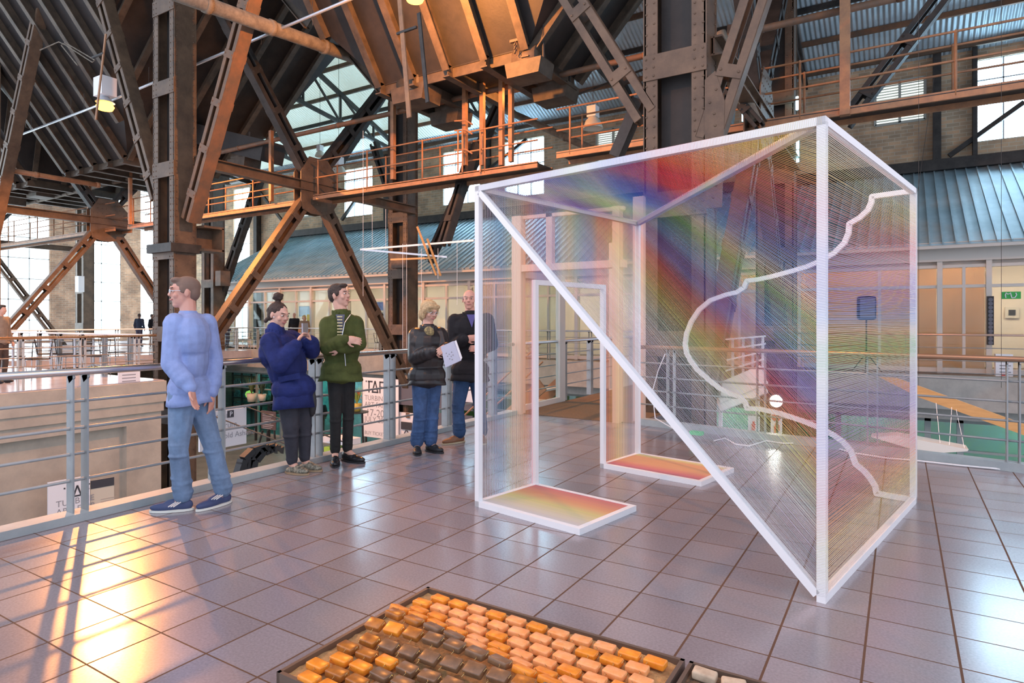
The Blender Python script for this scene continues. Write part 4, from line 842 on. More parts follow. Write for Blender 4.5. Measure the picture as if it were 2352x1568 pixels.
def head(t, body, J, st, vox):
    """skull, jaw, nose, ears in the body mesh; eyes, brows, lips and hair as children"""
    hc = V(J['head']); f = V(J['hf']).normalized(); up = V(J.get('hu', (0, 0, 1))).normalized(); s = f.cross(up).normalized(); up = s.cross(f).normalized(); k = st.get('hk', 1.0)
    ax = (s, f, up); P = lambda a, b, c: hc + s * a * k + f * b * k + up * c * k
    ell(body, P(0, -.008, .025), (.074 * k, .094 * k, .088 * k), ax); ell(body, P(0, .022, -.035), (.058 * k, .068 * k, .078 * k), ax); ell(body, P(0, .055, -.088), (.030 * k, .026 * k, .024 * k), ax)
    ell(body, P(0, .088, .030), (.034 * k, .012 * k, .016 * k), ax)
    cap(body, P(0, .082, .022), P(0, .100, -.016), .009 * k, .0125 * k); 
    for q in (-1, 1):
        ell(body, P(q * .012, .099, -.021), (.010 * k, .009 * k, .008 * k), ax); ell(body, P(q * .077, -.008, -.004), (.008 * k, .018 * k, .032 * k), ax); ell(body, P(q * .042, .062, -.022), (.022 * k, .02 * k, .022 * k), ax)
    cap(body, P(0, -.02, -.06), V(J['neck']), .054 * k, .058 * k); cap(body, V(J['neck']), V(J['neck']) - UP * .05, .06, .07)
    if vox < .012:
        for q in (-1, 1):
            e = MB(); ell(e, P(q * .031, .079, .010), (.0125 * k, .0095 * k, .0055 * k), ax); ey = e.build('eye', EYEW, t, True)
            e = MB(); ell(e, P(q * .031, .0885, .009), (.0065 * k, .003 * k, .0065 * k), ax); e.build('iris', EYEB, ey, True)
            e = MB(); cap(e, P(q * .015, .094, .031), P(q * .048, .082, .033), .0045 * k); e.build('eyebrow', st.get('brow', BROWC), t, True)
        e = MB(); cap(e, P(-.021, .086, -.052), P(0, .095, -.054), .0055 * k); cap(e, P(0, .095, -.054), P(.021, .086, -.052), .0055 * k); e.build('lips', LIP, t, True)
        if st.get('glasses'):
            g = MB()
            for q in (-1, 1): c0 = P(q * .034, .098, .006); g.tube([c0 + s * .025 * math.cos(a) + up * .017 * math.sin(a) for a in [i * math.pi / 6 for i in range(13)]], .002, 5, False); g.tube([P(q * .059, .098, .012), P(q * .078, 0, .012)], .002, 5)
            g.build('glasses', GALV, t)
    hm = MB(); hs = st.get('hair', 'short')
    if hs == 'short':
        ell(hm, P(0, -.018, .046), (.081 * k, .094 * k, .078 * k), ax); ell(hm, P(0, -.055, .005), (.073 * k, .052 * k, .07 * k), ax); ell(hm, P(0, .052, .092), (.055 * k, .045 * k, .022 * k), ax)
        for q in (-1, 1): ell(hm, P(q * .068, .012, .022), (.014 * k, .028 * k, .032 * k), ax)
    elif hs == 'bun':
        ell(hm, P(0, -.02, .043), (.082 * k, .095 * k, .078 * k), ax); ell(hm, P(0, -.05, -.005), (.078 * k, .06 * k, .075 * k), ax)
        for i in range(9):
            a = i * .7; ell(hm, P(.06 * math.sin(a * 1.7), -.075 + .02 * math.cos(a * 2), .06 - .02 * i), (.02 * k, .02 * k, .02 * k), ax)
        ell(hm, P(0, -.045, .165), (.045 * k, .045 * k, .042 * k), ax); cap(hm, P(0, -.035, .11), P(0, -.04, .14), .024)
        for i in range(10): a = i * .63; ell(hm, P(.034 * math.cos(a), -.045 + .034 * math.sin(a), .165 + .02 * math.sin(a * 3)), (.016, .016, .016), ax)
    elif hs == 'bob':
        ell(hm, P(0, -.014, .045), (.096 * k, .108 * k, .090 * k), ax); ell(hm, P(0, -.05, -.03), (.096 * k, .066 * k, .10 * k), ax)
        for q in (-1, 1): cap(hm, P(q * .082, .02, .03), P(q * .078, .012, -.06), .026 * k, .018 * k)
        cap(hm, P(-.055, .072, .072), P(.055, .072, .072), .024 * k)
    elif hs == 'bald':
        ell(hm, P(0, -.05, .01), (.076 * k, .058 * k, .055 * k), ax)
        for q in (-1, 1): ell(hm, P(q * .070, -.005, .02), (.012 * k, .035 * k, .03 * k), ax)
    if hm.v: blob(hm, 'hair', st['hairm'], t, vox, 2)
def hand(body, w, d, palm_n, sc=1.0, curl=.5, side=1):
    """w wrist, d pointing direction, palm_n palm normal; five separate fingers"""
    w = V(w); d = V(d).normalized(); n = V(palm_n); n = (n - d * n.dot(d)).normalized(); s = d.cross(n) * side
    pc = w + d * .045 * sc; cap(body, w, w + d * .03 * sc, .026 * sc, .03 * sc, sq=(n, .6)); ell(body, pc, (.040 * sc, .048 * sc, .016 * sc), (s, d, n))
    for i, (o, L) in enumerate(((-.030, .062), (-.010, .074), (.011, .078), (.031, .068))):
        b0 = w + d * .082 * sc + s * o * sc; a1 = curl * .6; d1 = d * math.cos(a1) + n * math.sin(a1); p1 = b0 + d1 * L * .5 * sc; a2 = curl * 1.5; d2 = d * math.cos(a2) + n * math.sin(a2)
        cap(body, b0 - d * .02 * sc, p1, .0088 * sc, .0080 * sc, 8); cap(body, p1, p1 + d2 * L * .45 * sc, .0080 * sc, .0068 * sc, 8)
    b0 = w + d * .025 * sc + s * .034 * sc; p1 = b0 + (d * .7 + s * .6 + n * .35).normalized() * .038 * sc; cap(body, b0, p1, .012 * sc, .010 * sc, 8); cap(body, p1, p1 + (d * .9 + n * .45).normalized() * .030 * sc, .010 * sc, .008 * sc, 8)
def shoe(t, heel, toe, m, name='shoe', sole=None, hi=.09, w=.045):
    heel = V(heel); toe = V(toe); d = (toe - heel).normalized(); s = d.cross(UP); L = (toe - heel).length
    b = MB(); ell(b, heel + d * .05 + UP * hi * .48, (w * .8, .062, hi * .5), (s, d, UP)); ell(b, heel + d * (L * .62) + UP * .034, (w, L * .40, .034), (s, d, UP)); ell(b, heel + d * L * .42 + UP * .045, (w * .85, L * .3, .045), (s, d, UP))
    sh = blob(b, name, m, t, .008, 2)
    q = MB(); pts = []
    for i in range(20):
        a = 2 * math.pi * i / 20; r = V((math.cos(a) * (w + .004), math.sin(a) * (L / 2 + .012), 0)); pts.append(heel + d * (L * .48) + s * r.x + d * r.y + UP * .002)
    q.prism(pts, (0, 0, .016)); q.build('sole', sole or BLACK, sh)
def person(J, st, label, group=None, vox=.008):
    """J: joints in world space; st: style. The body is one continuous mesh, clothes are children."""
    base = V(((J['anL'][0] + J['anR'][0]) / 2, (J['anL'][1] + J['anR'][1]) / 2, J.get('ground', 0)))
    t = thing('person', base, label, 'person', group); g = {k: V(v) for k, v in J.items() if k != 'ground' and len(v) == 3}
    fw = g['f'].normalized(); sd = fw.cross(UP).normalized(); k = st.get('k', 1.0); body = MB()
    head(t, body, J, st, vox)
    ch = (g['shL'] + g['shR']) / 2; pv = (g['hipL'] + g['hipR']) / 2; mid = ch.lerp(pv, .5)
    ell(body, ch - UP * .14, (.14 * k, .08 * k, .15), (sd, fw, UP)); ell(body, mid, (.12 * k, .08 * k, .17), (sd, fw, UP)); ell(body, pv, (.14 * k, .09 * k, .11), (sd, fw, UP))
    for q in 'LR':
        cap(body, g['neck'] - UP * .06, g['sh' + q] - UP * .03, .03, .035); cap(body, g['sh' + q] - UP * .02, g['el' + q], .04 * k, .036 * k); cap(body, g['el' + q], g['ha' + q], .036 * k, .026 * k)
        lg = min(1, st.get('leg', 1)) * .86; cap(body, g['hip' + q], g['kn' + q], .078 * k * lg, .052 * k * lg); cap(body, g['kn' + q], g['an' + q], .05 * k * lg, .034 * k); cap(body, g['an' + q], g['an' + q] + V(g.get('toe' + q, fw * .1 + g['an' + q]) - g['an' + q]).normalized() * .12 - UP * .03, .034, .026)
        if vox < .012:
            dd = V(J.get('hd' + q, g['ha' + q] - g['el' + q])); pn = V(J.get('pn' + q, -sd if q == 'R' else sd)); hand(body, g['ha' + q], dd, pn, st.get('hs', 1.0), J.get('curl' + q, [.5])[0], 1 if q == 'L' else -1)
        else: ell(body, g['ha' + q] + (g['ha' + q] - g['el' + q]).normalized() * .07, (.035, .035, .05))
    blob(body, 'body', st['skin'], t, max(vox * .8, .006), 2)
    # top
    k0 = k; k = st.get('kt', k); b = MB(); a = st.get('thick', .02); hem = st.get('hem', .0)
    ell(b, ch - UP * .11, ((.165 + a) * k, (.105 + a) * k, .19), (sd, fw, UP)); ell(b, mid, ((.14 + a) * k, (.095 + a) * k, .22), (sd, fw, UP))
    bt = pv - UP * (.02 + hem); ell(b, pv + UP * (.04 - hem * .5), ((.155 + a) * k, (.115 + a) * k, .15 + hem * .4), (sd, fw, UP)); 
    b2 = MB(); 
    for q in 'LR':
        cap(b, ch - UP * .02, g['sh' + q] - UP * .01, .07 * k + a * .3, .062 * k + a * .5); cap(b, g['sh' + q], g['el' + q], .060 * k + a * .5, .050 * k + a * .5); cap(b, g['el' + q], g['el' + q].lerp(g['ha' + q], .93), .050 * k + a * .5, .036 * k + a * .4)
        for w_ in range(4):
            c0 = g['el' + q].lerp(g['ha' + q], .12 + .18 * w_); ell(b, c0, (.052 * k + a * .45,) * 3)
        cap(b, g['neck'] - UP * .055, g['sh' + q] - UP * .005, .050 * k + a * .3, .055 * k + a * .4)
    cap(b, g['neck'] - UP * .085, g['neck'] - UP * (.0 if st.get('collar') else .035), .085 * k, .070 * k)
    if not st.get('nocollar'):
        cr = MB()
        for i in range(16):
            a0 = -1.15 + math.pi + 2.3 * 0; an = math.pi * 2 * (i + .5) / 16; fr = math.sin(an)
            if fr > .86: continue
            p = g['neck'] + sd * math.cos(an) * .078 + fw * fr * .078 - UP * (.045 + .02 * max(0, fr)); cap(cr, p, p + UP * .05 + (p - g['neck']).normalized() * .006, .014, .011)
        blob(cr, 'collar', st['topm'], t, vox, 2)
    o = blob(b, st.get('top', 'jacket'), st['topm'], t, vox, 3)
    # skirt of the garment: clean hem
    if st.get('coat'):
        L = st['coat']; q = MB(); n = 28; rings = []
        for i, (zz, rx, ry) in enumerate(((.10, .160, .12), (0, .172, .135), (-L * .5, .182, .145), (-L, .19, .15), (-L, .175, .135), (-L * .5, .16, .12))):
            for j in range(n):
                an = 2 * math.pi * j / n; wv = 1 + .03 * math.sin(an * 5 + i); q.v.append(tuple(pv + UP * (zz + .012 * math.sin(an * 2)) + sd * math.cos(an) * rx * k * wv + fw * math.sin(an) * ry * k * wv)); 
        for i in range(5):
            for j in range(n): q.f.append((i * n + j, i * n + (j + 1) % n, (i + 1) * n + (j + 1) % n, (i + 1) * n + j)); q.mi.append(0)
        q.build('coat_hem', st['topm'], t, True)
    # trousers
    k = k0; b = MB(); ell(b, pv, (.158 * k, .118 * k, .11), (sd, fw, UP)); lw = st.get('leg', 1.0); fl = st.get('flare', 1.0)
    for q in 'LR':
        an = g['an' + q] + UP * .03; cap(b, pv.lerp(g['hip' + q], .9), g['kn' + q], .096 * k * lw, .064 * k * lw); cap(b, g['kn' + q], an, .062 * k * lw, .050 * k * fl)
        for w_ in range(4): ell(b, g['kn' + q].lerp(an, .62 + .11 * w_) + fw * .004 * (-1) ** w_, (.051 * k * fl + .003 * (w_ % 2),) * 2 + (.03,))
        for w_ in (-.05, .03): ell(b, g['kn' + q] + UP * w_, (.067 * k * lw, .067 * k * lw, .022))
    blob(b, 'trousers', st['legm'], t, vox, 3)
    for q in 'LR':
        toe = g.get('toe' + q, g['an' + q] + fw * .2); an = g['an' + q]; gz_ = J.get('ground', 0); d = V((toe.x - an.x, toe.y - an.y, 0)).normalized(); hl = V((an.x, an.y, gz_)) - d * .06
        if vox < .012: shoe(t, hl, hl + d * st.get('sl', .265), st['shoem'], 'shoe', st.get('sole'), st.get('shi', .09))
        else: e = MB(); ell(e, hl + d * .13 + UP * .04, (.045, .13, .04), (d.cross(UP), d, UP)); e.build('shoe', st['shoem'], t, True)
    return t
def pose(base, f, H=1.72, **kw):
    """upright default joints, overridable"""
    f = V((f[0], f[1], 0)).normalized(); s = f.cross(UP).normalized(); b = V(base); k = H / 1.72; P = lambda a, c, z: b + s * a * k + f * c * k + UP * z * k
    J = dict(f=f, hf=f, head=P(0, .02, 1.60), neck=P(0, -.01, 1.46), shL=P(-.17, 0, 1.40), shR=P(.17, 0, 1.40), elL=P(-.23, -.03, 1.12), elR=P(.23, -.03, 1.12), haL=P(-.23, .06, .90), haR=P(.23, .06, .90),
             hipL=P(-.09, 0, .90), hipR=P(.09, 0, .90), knL=P(-.10, .02, .49), knR=P(.10, .02, .49), anL=P(-.11, -.02, .08), anR=P(.11, -.02, .08), toeL=P(-.13, .15, .02), toeR=P(.13, .15, .02), ground=b.z)
    J.update(kw); return J
# woman photographing (near the rail)
def cp(zc): return lambda u, v, dz=0: PC(u, v, zc + dz)
Q = cp(5.80); rt = RT; toC = -FW
f1 = (rt * .93 + FW * -.25)
J = dict(f=f1, hf=rt * .88 - FW * .42 - UP * .22, head=Q(640, 723), neck=Q(633, 757), shL=Q(668, 778, .20), shR=Q(621, 785, -.12), elL=Q(716, 806, .22), elR=Q(642, 838, -.22), haL=Q(713, 781, .10), haR=Q(682, 789, -.13),
         hdL=V(Q(701, 752, .02)) - V(Q(713, 781, .10)), hdR=V(Q(697, 757, -.06)) - V(Q(682, 789, -.13)), pnL=-rt * .7 - FW * .5, pnR=rt * .9 + FW * .3, curlL=[.25], curlR=[.9],
         hipL=Q(690, 900, .08), hipR=Q(660, 903, -.07), knL=Q(698, 985, .08), knR=Q(668, 988, -.06), anL=Q(700, 1060, .09), anR=Q(671, 1066, -.03), toeL=Q(722, 1072, .06), toeR=Q(700, 1080, -.08))
for q in ('anL', 'anR'): J[q] = V((J[q].x, J[q].y, .09))
NAVY = cloth('navy_cloth', (.022, .035, .16), .45, .8)
st = dict(hair='bun', hairm=mat('dark_brown_hair', (.065, .038, .028), .7, 0, vs=60, col2=(.03, .018, .014), bump=.8, bs=80), skin=SKIN, topm=NAVY, legm=cloth('charcoal_cloth', (.050, .052, .066), .3), shoem=mat('reptile_print', (.34, .32, .24), .6, 0, vs=45, col2=(.05, .05, .04)), sole=mat('tan_sole', (.35, .25, .15), .7), coat=.13, collar=True, thick=.040, k=1.0, kt=1.18, top='jacket', shi=.06, sl=.24, leg=1.14, hs=.95, hk=.98)
pn = person(J, st, 'person with dark hair bun in a navy jacket holding up a phone beside the railing')
m = MB(); m.beam(Q(700, 742, -.03), Q(701, 771, -.03), .012, .145, FW); ph = m.build('phone', mat('phone_grey', (.45, .42, .46), .3, .3)); tag(ph, 'pale phone held upright in both hands by the woman in navy', 'phone')
bgm = MB(); ell(bgm, Q(716, 925, .06), (.03, .045, .13), (FW, rt, UP)); o = bgm.build('shoulder_bag', BLACK, None, True); tag(o, 'small black bag hanging behind the navy jacket', 'bag')
e = MB(); ell(e, Q(629, 728, -.095), (.006, .006, .006)); e.build('earring', WHITE, pn, True)
for u_, v_ in ((668, 865),): MB().beam(Q(640, 872, -.20), Q(690, 862, -.19), .012, .05, UP).build('pocket_flap', NAVY, pn)
# man in green jacket with crossed arms
Q = cp(6.22)
J = dict(f=toC * .85 + rt * .5, hf=rt * .93 - FW * .25 + UP * .12, hu=UP - rt * .12, head=Q(779, 679), neck=Q(784, 714), shL=Q(817, 742, .08), shR=Q(752, 745, -.04), elL=Q(826, 790, -.02), elR=Q(751, 800, -.14), haL=Q(780, 801, -.20), haR=Q(795, 778, -.23),
         hdR=V((0, 0, 0)) + rt * .9 - UP * .15 + FW * .15, hdL=-rt, pnR=-UP * .3 + FW * .9, pnL=FW, curlL=[.4], curlR=[.45],
         hipL=Q(798, 858, .02), hipR=Q(770, 860, -.02), knL=Q(800, 950, .02), knR=Q(771, 955, -.06), anL=Q(798, 1035, .06), anR=Q(770, 1048, -.03), toeL=Q(828, 1048, -.02), toeR=Q(769, 1068, -.2))
for q in ('anL', 'anR'): J[q] = V((J[q].x, J[q].y, .10))
GRN = cloth('olive_green_cloth', (.085, .105, .030), .35, .6)
st = dict(hair='short', hairm=mat('brown_hair', (.07, .045, .035), .7, 0, vs=60, col2=(.03, .02, .016), bump=.7, bs=70), skin=SKIN, topm=GRN, legm=cloth('black_cloth', (.028, .028, .028), .3), shoem=mat('black_leather', (.02, .02, .022), .25), thick=.022, k=1.0, kt=1.16, coat=.06, leg=.90, sl=.28, hk=1.02, shi=.11)
pg = person(J, st, 'person in an olive green zip jacket and black jeans standing with crossed arms')
m = MB(); 
for i in range(7): z = .012 * i; m.beam(Q(775, 727 + i * 7, -.135 - .006 * i), Q(786 + i * .2, 727 + i * 7, -.145 - .006 * i), .012, .012, UP)
m.build('striped_shirt', mat('cream_stripe', (.62, .56, .32), .8), pg); m = MB(); m.prism([Q(771, 722, -.11), Q(792, 722, -.11), Q(786, 775, -.165)], -FW * .004); m.build('shirt_front', mat('navy_shirt', (.10, .11, .16), .8), pg)
m = MB(); m.tube([Q(787, 765, -.19), Q(786, 772, -.19)], .004, 6); m.tube([Q(791, 805, -.17), Q(794, 840, -.155)], .004, 6); m.tube([Q(805, 722, -.09), Q(792, 740, -.15), Q(787, 765, -.185)], .004, 6); m.build('zip', GALV, pg)
# woman with blond hair reading
Q = cp(6.71)
J = dict(f=toC * .75 + rt * .66, hf=toC * .7 + rt * .7 - UP * .25, head=Q(986, 716), neck=Q(984, 748), shL=Q(1010, 768, .05), shR=Q(955, 770, -.05), elL=Q(1022, 812, -.06), elR=Q(952, 822, -.14), haL=Q(1026, 796, -.22), haR=Q(1000, 804, -.27),
         hdR=rt * .9 - UP * .25 + toC * .1, hdL=-rt * .3 + toC * .6 - UP * .2, pnR=toC * -.9, pnL=FW, curlR=[.35], curlL=[.6],
         hipL=Q(995, 870, .03), hipR=Q(966, 872, -.03), knL=Q(993, 950, .02), knR=Q(964, 952, -.05), anL=Q(989, 1015, .03), anR=Q(958, 1022, -.03), toeL=Q(1010, 1030, -.05), toeR=Q(958, 1040, -.2))
for q in ('anL', 'anR'): J[q] = V((J[q].x, J[q].y, .09))
PUFF = mat('quilted_black', (.030, .026, .026), .38, 0, vs=6, col2=(.018, .016, .018), bump=.5, bs=9)
JEAN = cloth('blue_denim', (.075, .14, .30), .5, .4)
st = dict(hair='bob', hairm=mat('blond_hair', (.62, .46, .26), .7, 0, vs=50, col2=(.42, .28, .14), bump=.7, bs=70), skin=SKIN, topm=PUFF, legm=JEAN, shoem=BLACK, thick=.032, k=1.0, kt=1.16, coat=.05, glasses=True, flare=1.45, leg=1.08, sl=.24, hk=.97, brow=mat('fair_brow', (.35, .25, .15), .8))
po = person(J, st, 'person with blond hair and glasses in a black quilted jacket holding a booklet')
m = MB(); ell(m, Q(985, 762, -.09), (.06, .05, .06)); blob(m, 'scarf', mat('patterned_scarf', (.48, .38, .16), .9, 0, vs=45, col2=(.10, .08, .06)), po, .01, 1)
bk = thing('booklet', Q(1035, 845, -.28), 'white booklet with grey ball-like print held by the blond woman', 'booklet')
c0, c1, c2, c3 = Q(1012, 796, -.30), Q(1041, 783, -.31), Q(1057, 828, -.33), Q(1023, 844, -.33)
MB().prism([c0, c1, c2, c3], FW * .008 + rt * .01).build('cover', mat('booklet_cover', (.52, .55, .68), .5), bk)
MB().prism([c1 + rt * .012, c1 + rt * .03 + UP * .01, c2 + rt * .02 + UP * .03, c2 + rt * .006], FW * .012).build('pages', PAPER, bk)
m = MB()
for i, (a_, b_) in enumerate(((.35, .55), (.5, .5), (.6, .62), (.45, .7), (.7, .45), (.3, .4), (.62, .78), (.75, .6))):
    p = c0 + (c1 - c0) * a_ + (c3 - c0) * b_ - FW * .002; m.lathe([(.001, 0), (.006, 0)], p, 8, toC)
m.build('printed_dots', GREYINK, bk)
# man in dark jacket half behind the white post
Q = cp(7.26)
J = dict(f=toC * .9 + rt * .1, hf=toC, head=Q(1078, 688), neck=Q(1080, 718), shL=Q(1118, 735, .0), shR=Q(1045, 737, .0), elL=Q(1130, 790, .02), elR=Q(1042, 793, -.05), haL=Q(1106, 800, -.2), haR=Q(1070, 778, -.22),
         hdR=rt * .8 + UP * .1, hdL=-rt * .8 + toC * .2, pnR=FW, pnL=FW, curlR=[.6], curlL=[.7],
         hipL=Q(1098, 858, .02), hipR=Q(1062, 858, -.02), knL=Q(1102, 935, .05), knR=Q(1052, 935, -.04), anL=Q(1106, 995, .05), anR=Q(1055, 1000, -.03), toeL=Q(1112, 1015, -.2), toeR=Q(1030, 1012, -.12))
for q in ('anL', 'anR'): J[q] = V((J[q].x, J[q].y, .09))
st = dict(hair='bald', hairm=mat('grey_hair', (.30, .27, .25), .8), skin=SKINR, topm=cloth('black_fleece', (.020, .020, .024), .3), legm=cloth('deep_denim', (.045, .10, .22), .45), shoem=mat('brown_leather', (.22, .10, .05), .5), sole=mat('cream_sole', (.5, .42, .28), .7), thick=.032, k=1.12, kt=1.2, coat=.08, flare=1.35, sl=.29, brow=mat('grey_brow', (.22, .19, .17), .8))
pm_ = person(J, st, 'person in a black jacket and jeans half hidden by the sculpture\'s left post')
m = MB(); m.prism([Q(1072, 722, -.13), Q(1092, 722, -.13), Q(1084, 752, -.16)], toC * .005); m.build('shirt_collar', mat('indigo_shirt', (.10, .09, .28), .8), pm_)
# walker in pale blue jumper
Q = cp(4.67)
J = dict(f=-rt * .85 - FW * .35, hf=-rt * .8 - FW * .5, head=Q(424, 672), neck=Q(432, 716), shL=Q(401, 742, -.14), shR=Q(474, 742, .10), elL=Q(392, 835, -.20), elR=Q(492, 828, .16), haL=Q(440, 893, -.24), haR=Q(486, 905, .05),
         hdL=rt * .15 - UP, hdR=-UP, pnL=rt, pnR=-rt, curlL=[.35], curlR=[.3],
         hipL=Q(418, 905, -.06), hipR=Q(452, 902, .08), knL=Q(410, 1030, -.12), knR=Q(487, 1020, .08), anL=Q(420, 1132, -.02), anR=Q(512, 1127, .14), toeL=Q(355, 1172, -.06), toeR=Q(475, 1160, .02))
for q, z in (('anL', .09), ('anR', .09)): J[q] = V((J[q].x, J[q].y, z))
st = dict(hair='short', nocollar=True, hairm=mat('brown_grey_hair', (.20, .13, .10), .8), skin=SKINR, topm=cloth('pale_blue_knit', (.30, .40, .72), .25, .5), legm=cloth('washed_denim', (.20, .30, .46), .35, .6), shoem=mat('navy_canvas', (.05, .07, .16), .7), sole=mat('white_sole', (.75, .75, .68), .6), thick=.026, k=1.06, coat=.07, flare=1.3, sl=.28, glasses=True, top='jumper')
pw = person(J, st, 'person in a pale blue jumper and washed jeans walking left past the railing')
for P_ in ((Q(400, 1160, -.12)), (Q(498, 1143, .04))):
    m = MB()
    for i in range(3): m.tube([P_ + rt * (-.02 + .018 * i) - FW * .04 + UP * .0, P_ + rt * (-.01 + .018 * i) + FW * .04 + UP * .01], .004, 5)
    m.build('lace', mat('white_lace', (.8, .78, .75), .8), pw)
# distant people
def extra(px, py, Z, H, f, topc, legc, skin, label, hair='short', hairc=(.05, .04, .035), group=None, **kw):
    b = PZ(px, py, Z)
    if 'gallery' in label: q = PY(px, py, 19.65); b = V((q.x, q.y, 0))
    st = dict(hair=hair, hairm=mat('hair', hairc, .8), skin=skin, topm=cloth('top', topc), legm=cloth('legs', legc), shoem=BLACK, thick=.02, coat=.03)
    return person(pose(b, f, H, **kw), st, label, group, .022)
extra(320, 796, 0, 1.75, FW, (.03, .04, .07), (.05, .06, .10), SKIND, 'distant person in a dark vest standing at the far railing by the bright window')
extra(349, 797, 0, 1.72, rt, (.015, .015, .02), (.03, .03, .04), SKIND, 'distant dark figure partly hidden behind the tall left column')
extra(676, 802, 0, 1.75, toC, (.02, .018, .02), (.03, .03, .04), SKIN, 'person in a black fleece on the gallery behind the raised phone', 'bald')
extra(699, 803, 0, 1.62, toC, (.35, .22, .14), (.10, .08, .08), SKIN, 'blond person on the gallery half hidden by the raised hands', 'bob', (.6, .42, .18))
extra(522, 808, 0, 1.72, rt, (.12, .12, .22), (.12, .12, .18), SKIN, 'person in a grey-blue top on the gallery behind the walker')
extra(876, 808, 0, 1.7, -rt, (.30, .10, .08), (.05, .05, .06), SKIN, 'person in a red-brown top on the gallery right of the green jacket')
extra(738, 1000, -4.15, 1.75, toC, (.02, .02, .025), (.02, .02, .02), SKIND, 'person in black standing on the lower floor between the two young visitors')

# ================================================================== SIGNS, FURNITURE, SMALL THINGS
def text(parent, s, org, right, up, size, m, name='lettering', align='LEFT', ext=.0):
    cu = bpy.data.curves.new(name, 'FONT'); cu.body = s; cu.size = 1; cu.align_x = align; cu.resolution_u = 3; cu.extrude = ext
    tmp = bpy.data.objects.new('tmp', cu); me = bpy.data.meshes.new_from_object(tmp); bpy.data.objects.remove(tmp)
    right = V(right).normalized(); up = V(up).normalized(); mb = MB(); nrm = right.cross(up)
    mb.v = [tuple(V(org) + right * v.co.x * size + up * v.co.y * size + nrm * (.003 + v.co.z)) for v in me.vertices]; mb.f = [tuple(p.vertices) for p in me.polygons]; mb.mi = [0] * len(mb.f)
    return mb.build(name, m, parent)
def taf(parent, org, right, up, h, nrm):
    """the fair's three drawn letters: a T with a loose dot, an open A, an F"""
    r = V(right).normalized(); u = V(up).normalized(); o = V(org) + V(nrm) * .004; m = MB(); w_ = h * .13
    B = lambda a, b, c, d: m.beam(o + r * a * h + u * b * h, o + r * c * h + u * d * h, w_, .004, nrm)
    B(-.25, .93, -.12, .93); B(.0, .93, .55, .93); B(.14, 0, .14, .93)
    B(.50, 0, .83, 1.0); B(1.16, 0, .83, 1.0); B(.56, .06, 1.1, .06)
    B(1.38, 0, 1.38, 1.0); B(1.38, .93, 1.85, .93); B(1.38, .50, 1.62, .50); B(1.72, .50, 1.80, .50)
    m.build('logo', INK, parent)
def poster(org, right, w, h, label, lines, thick=.03, base=None, logo=None, m=PAPER, lm=GREYINK, posts=True, name='poster', cat='poster'):
    """org: top left corner"""
    org = V(org); r = V(right).normalized(); n = r.cross(UP); t = thing(name, org - UP * h if base is None else V((org.x, org.y, base)), label, cat)
    MB().prism([org, org + r * w, org + r * w - UP * h, org - UP * h], -n * thick).build('board', m, t)
    if logo: taf(t, org + r * logo[0] - UP * logo[1], r, UP, logo[2], n)
    for s_, x, y, sz in lines: text(t, s_, org + r * x - UP * y, r, UP, sz, lm)
    if base is not None and posts:
        q = MB()
        for d in (.12, w - .12): q = MB(); q.beam(org + r * d - n * (thick + .03) - UP * .1, V((org.x, org.y, base)) + r * d - n * (thick + .03), .05, .05, n); q.build('stand_leg', STEELD, t)
    return t
o = PY(833, 866, 17.5); e = PY(915, 871, 17.5); b_ = PY(833, 1001, 17.5); w_ = (e - o).length; h_ = o.z - b_.z
poster(o, (1, 0, 0), w_, h_, 'white fair poster with black letters hanging behind the left-hand rail post pair, centre', [('TURBINE', .10, h_ * .38, h_ * .12), ('ART FAIR', .10, h_ * .49, h_ * .12), ('17-20', .17, h_ * .65, h_ * .18), ('JULY 2014', .10, h_ * .745, h_ * .13), ('BUY TICKETS', .10, h_ * .96, h_ * .085)], base=-4.2, logo=(.27, h_ * .25, h_ * .2))
dp = thing('display_panel', (PY(915, 880, 17.6).x, 17.6, -4.2), 'dark grey over white display panel beside the fair poster, behind the blond woman', 'display')
def py_quad(mb, u0, v0, u1, v1, Y, th=.05): a = PY(u0, v0, Y); b = PY(u1, v1, Y); mb.bb(a.x, b.x, Y, Y + th, b.z, a.z); return mb
py_quad(MB(), 917, 872, 1085, 944, 17.6).build('dark_board', DGREY, dp); py_quad(MB(), 917, 946, 986, 1012, 17.6).build('white_board', PAPER, dp); py_quad(MB(), 988, 946, 1085, 1030, 17.62).build('dark_board', DGREY, dp)
py_quad(MB(), 917, 852, 938, 870, 17.65).build('pale_board', CONC, dp)
m = MB(); py_quad(m, 921, 968, 945, 988, 17.55, .03); m.beam(PY(932, 988, 17.57), PY(924, 1005, 17.57), .03, .02); m.beam(PY(934, 988, 17.57), PY(944, 1004, 17.57), .03, .02); m.build('camera_print', INK, dp); py_quad(MB(), 932, 948, 940, 960, 17.55, .02).build('rust_print', RUST, dp)
py_quad(MB(), 1058, 880, 1100, 925, 17.3).build('white_board', PAPER, dp)
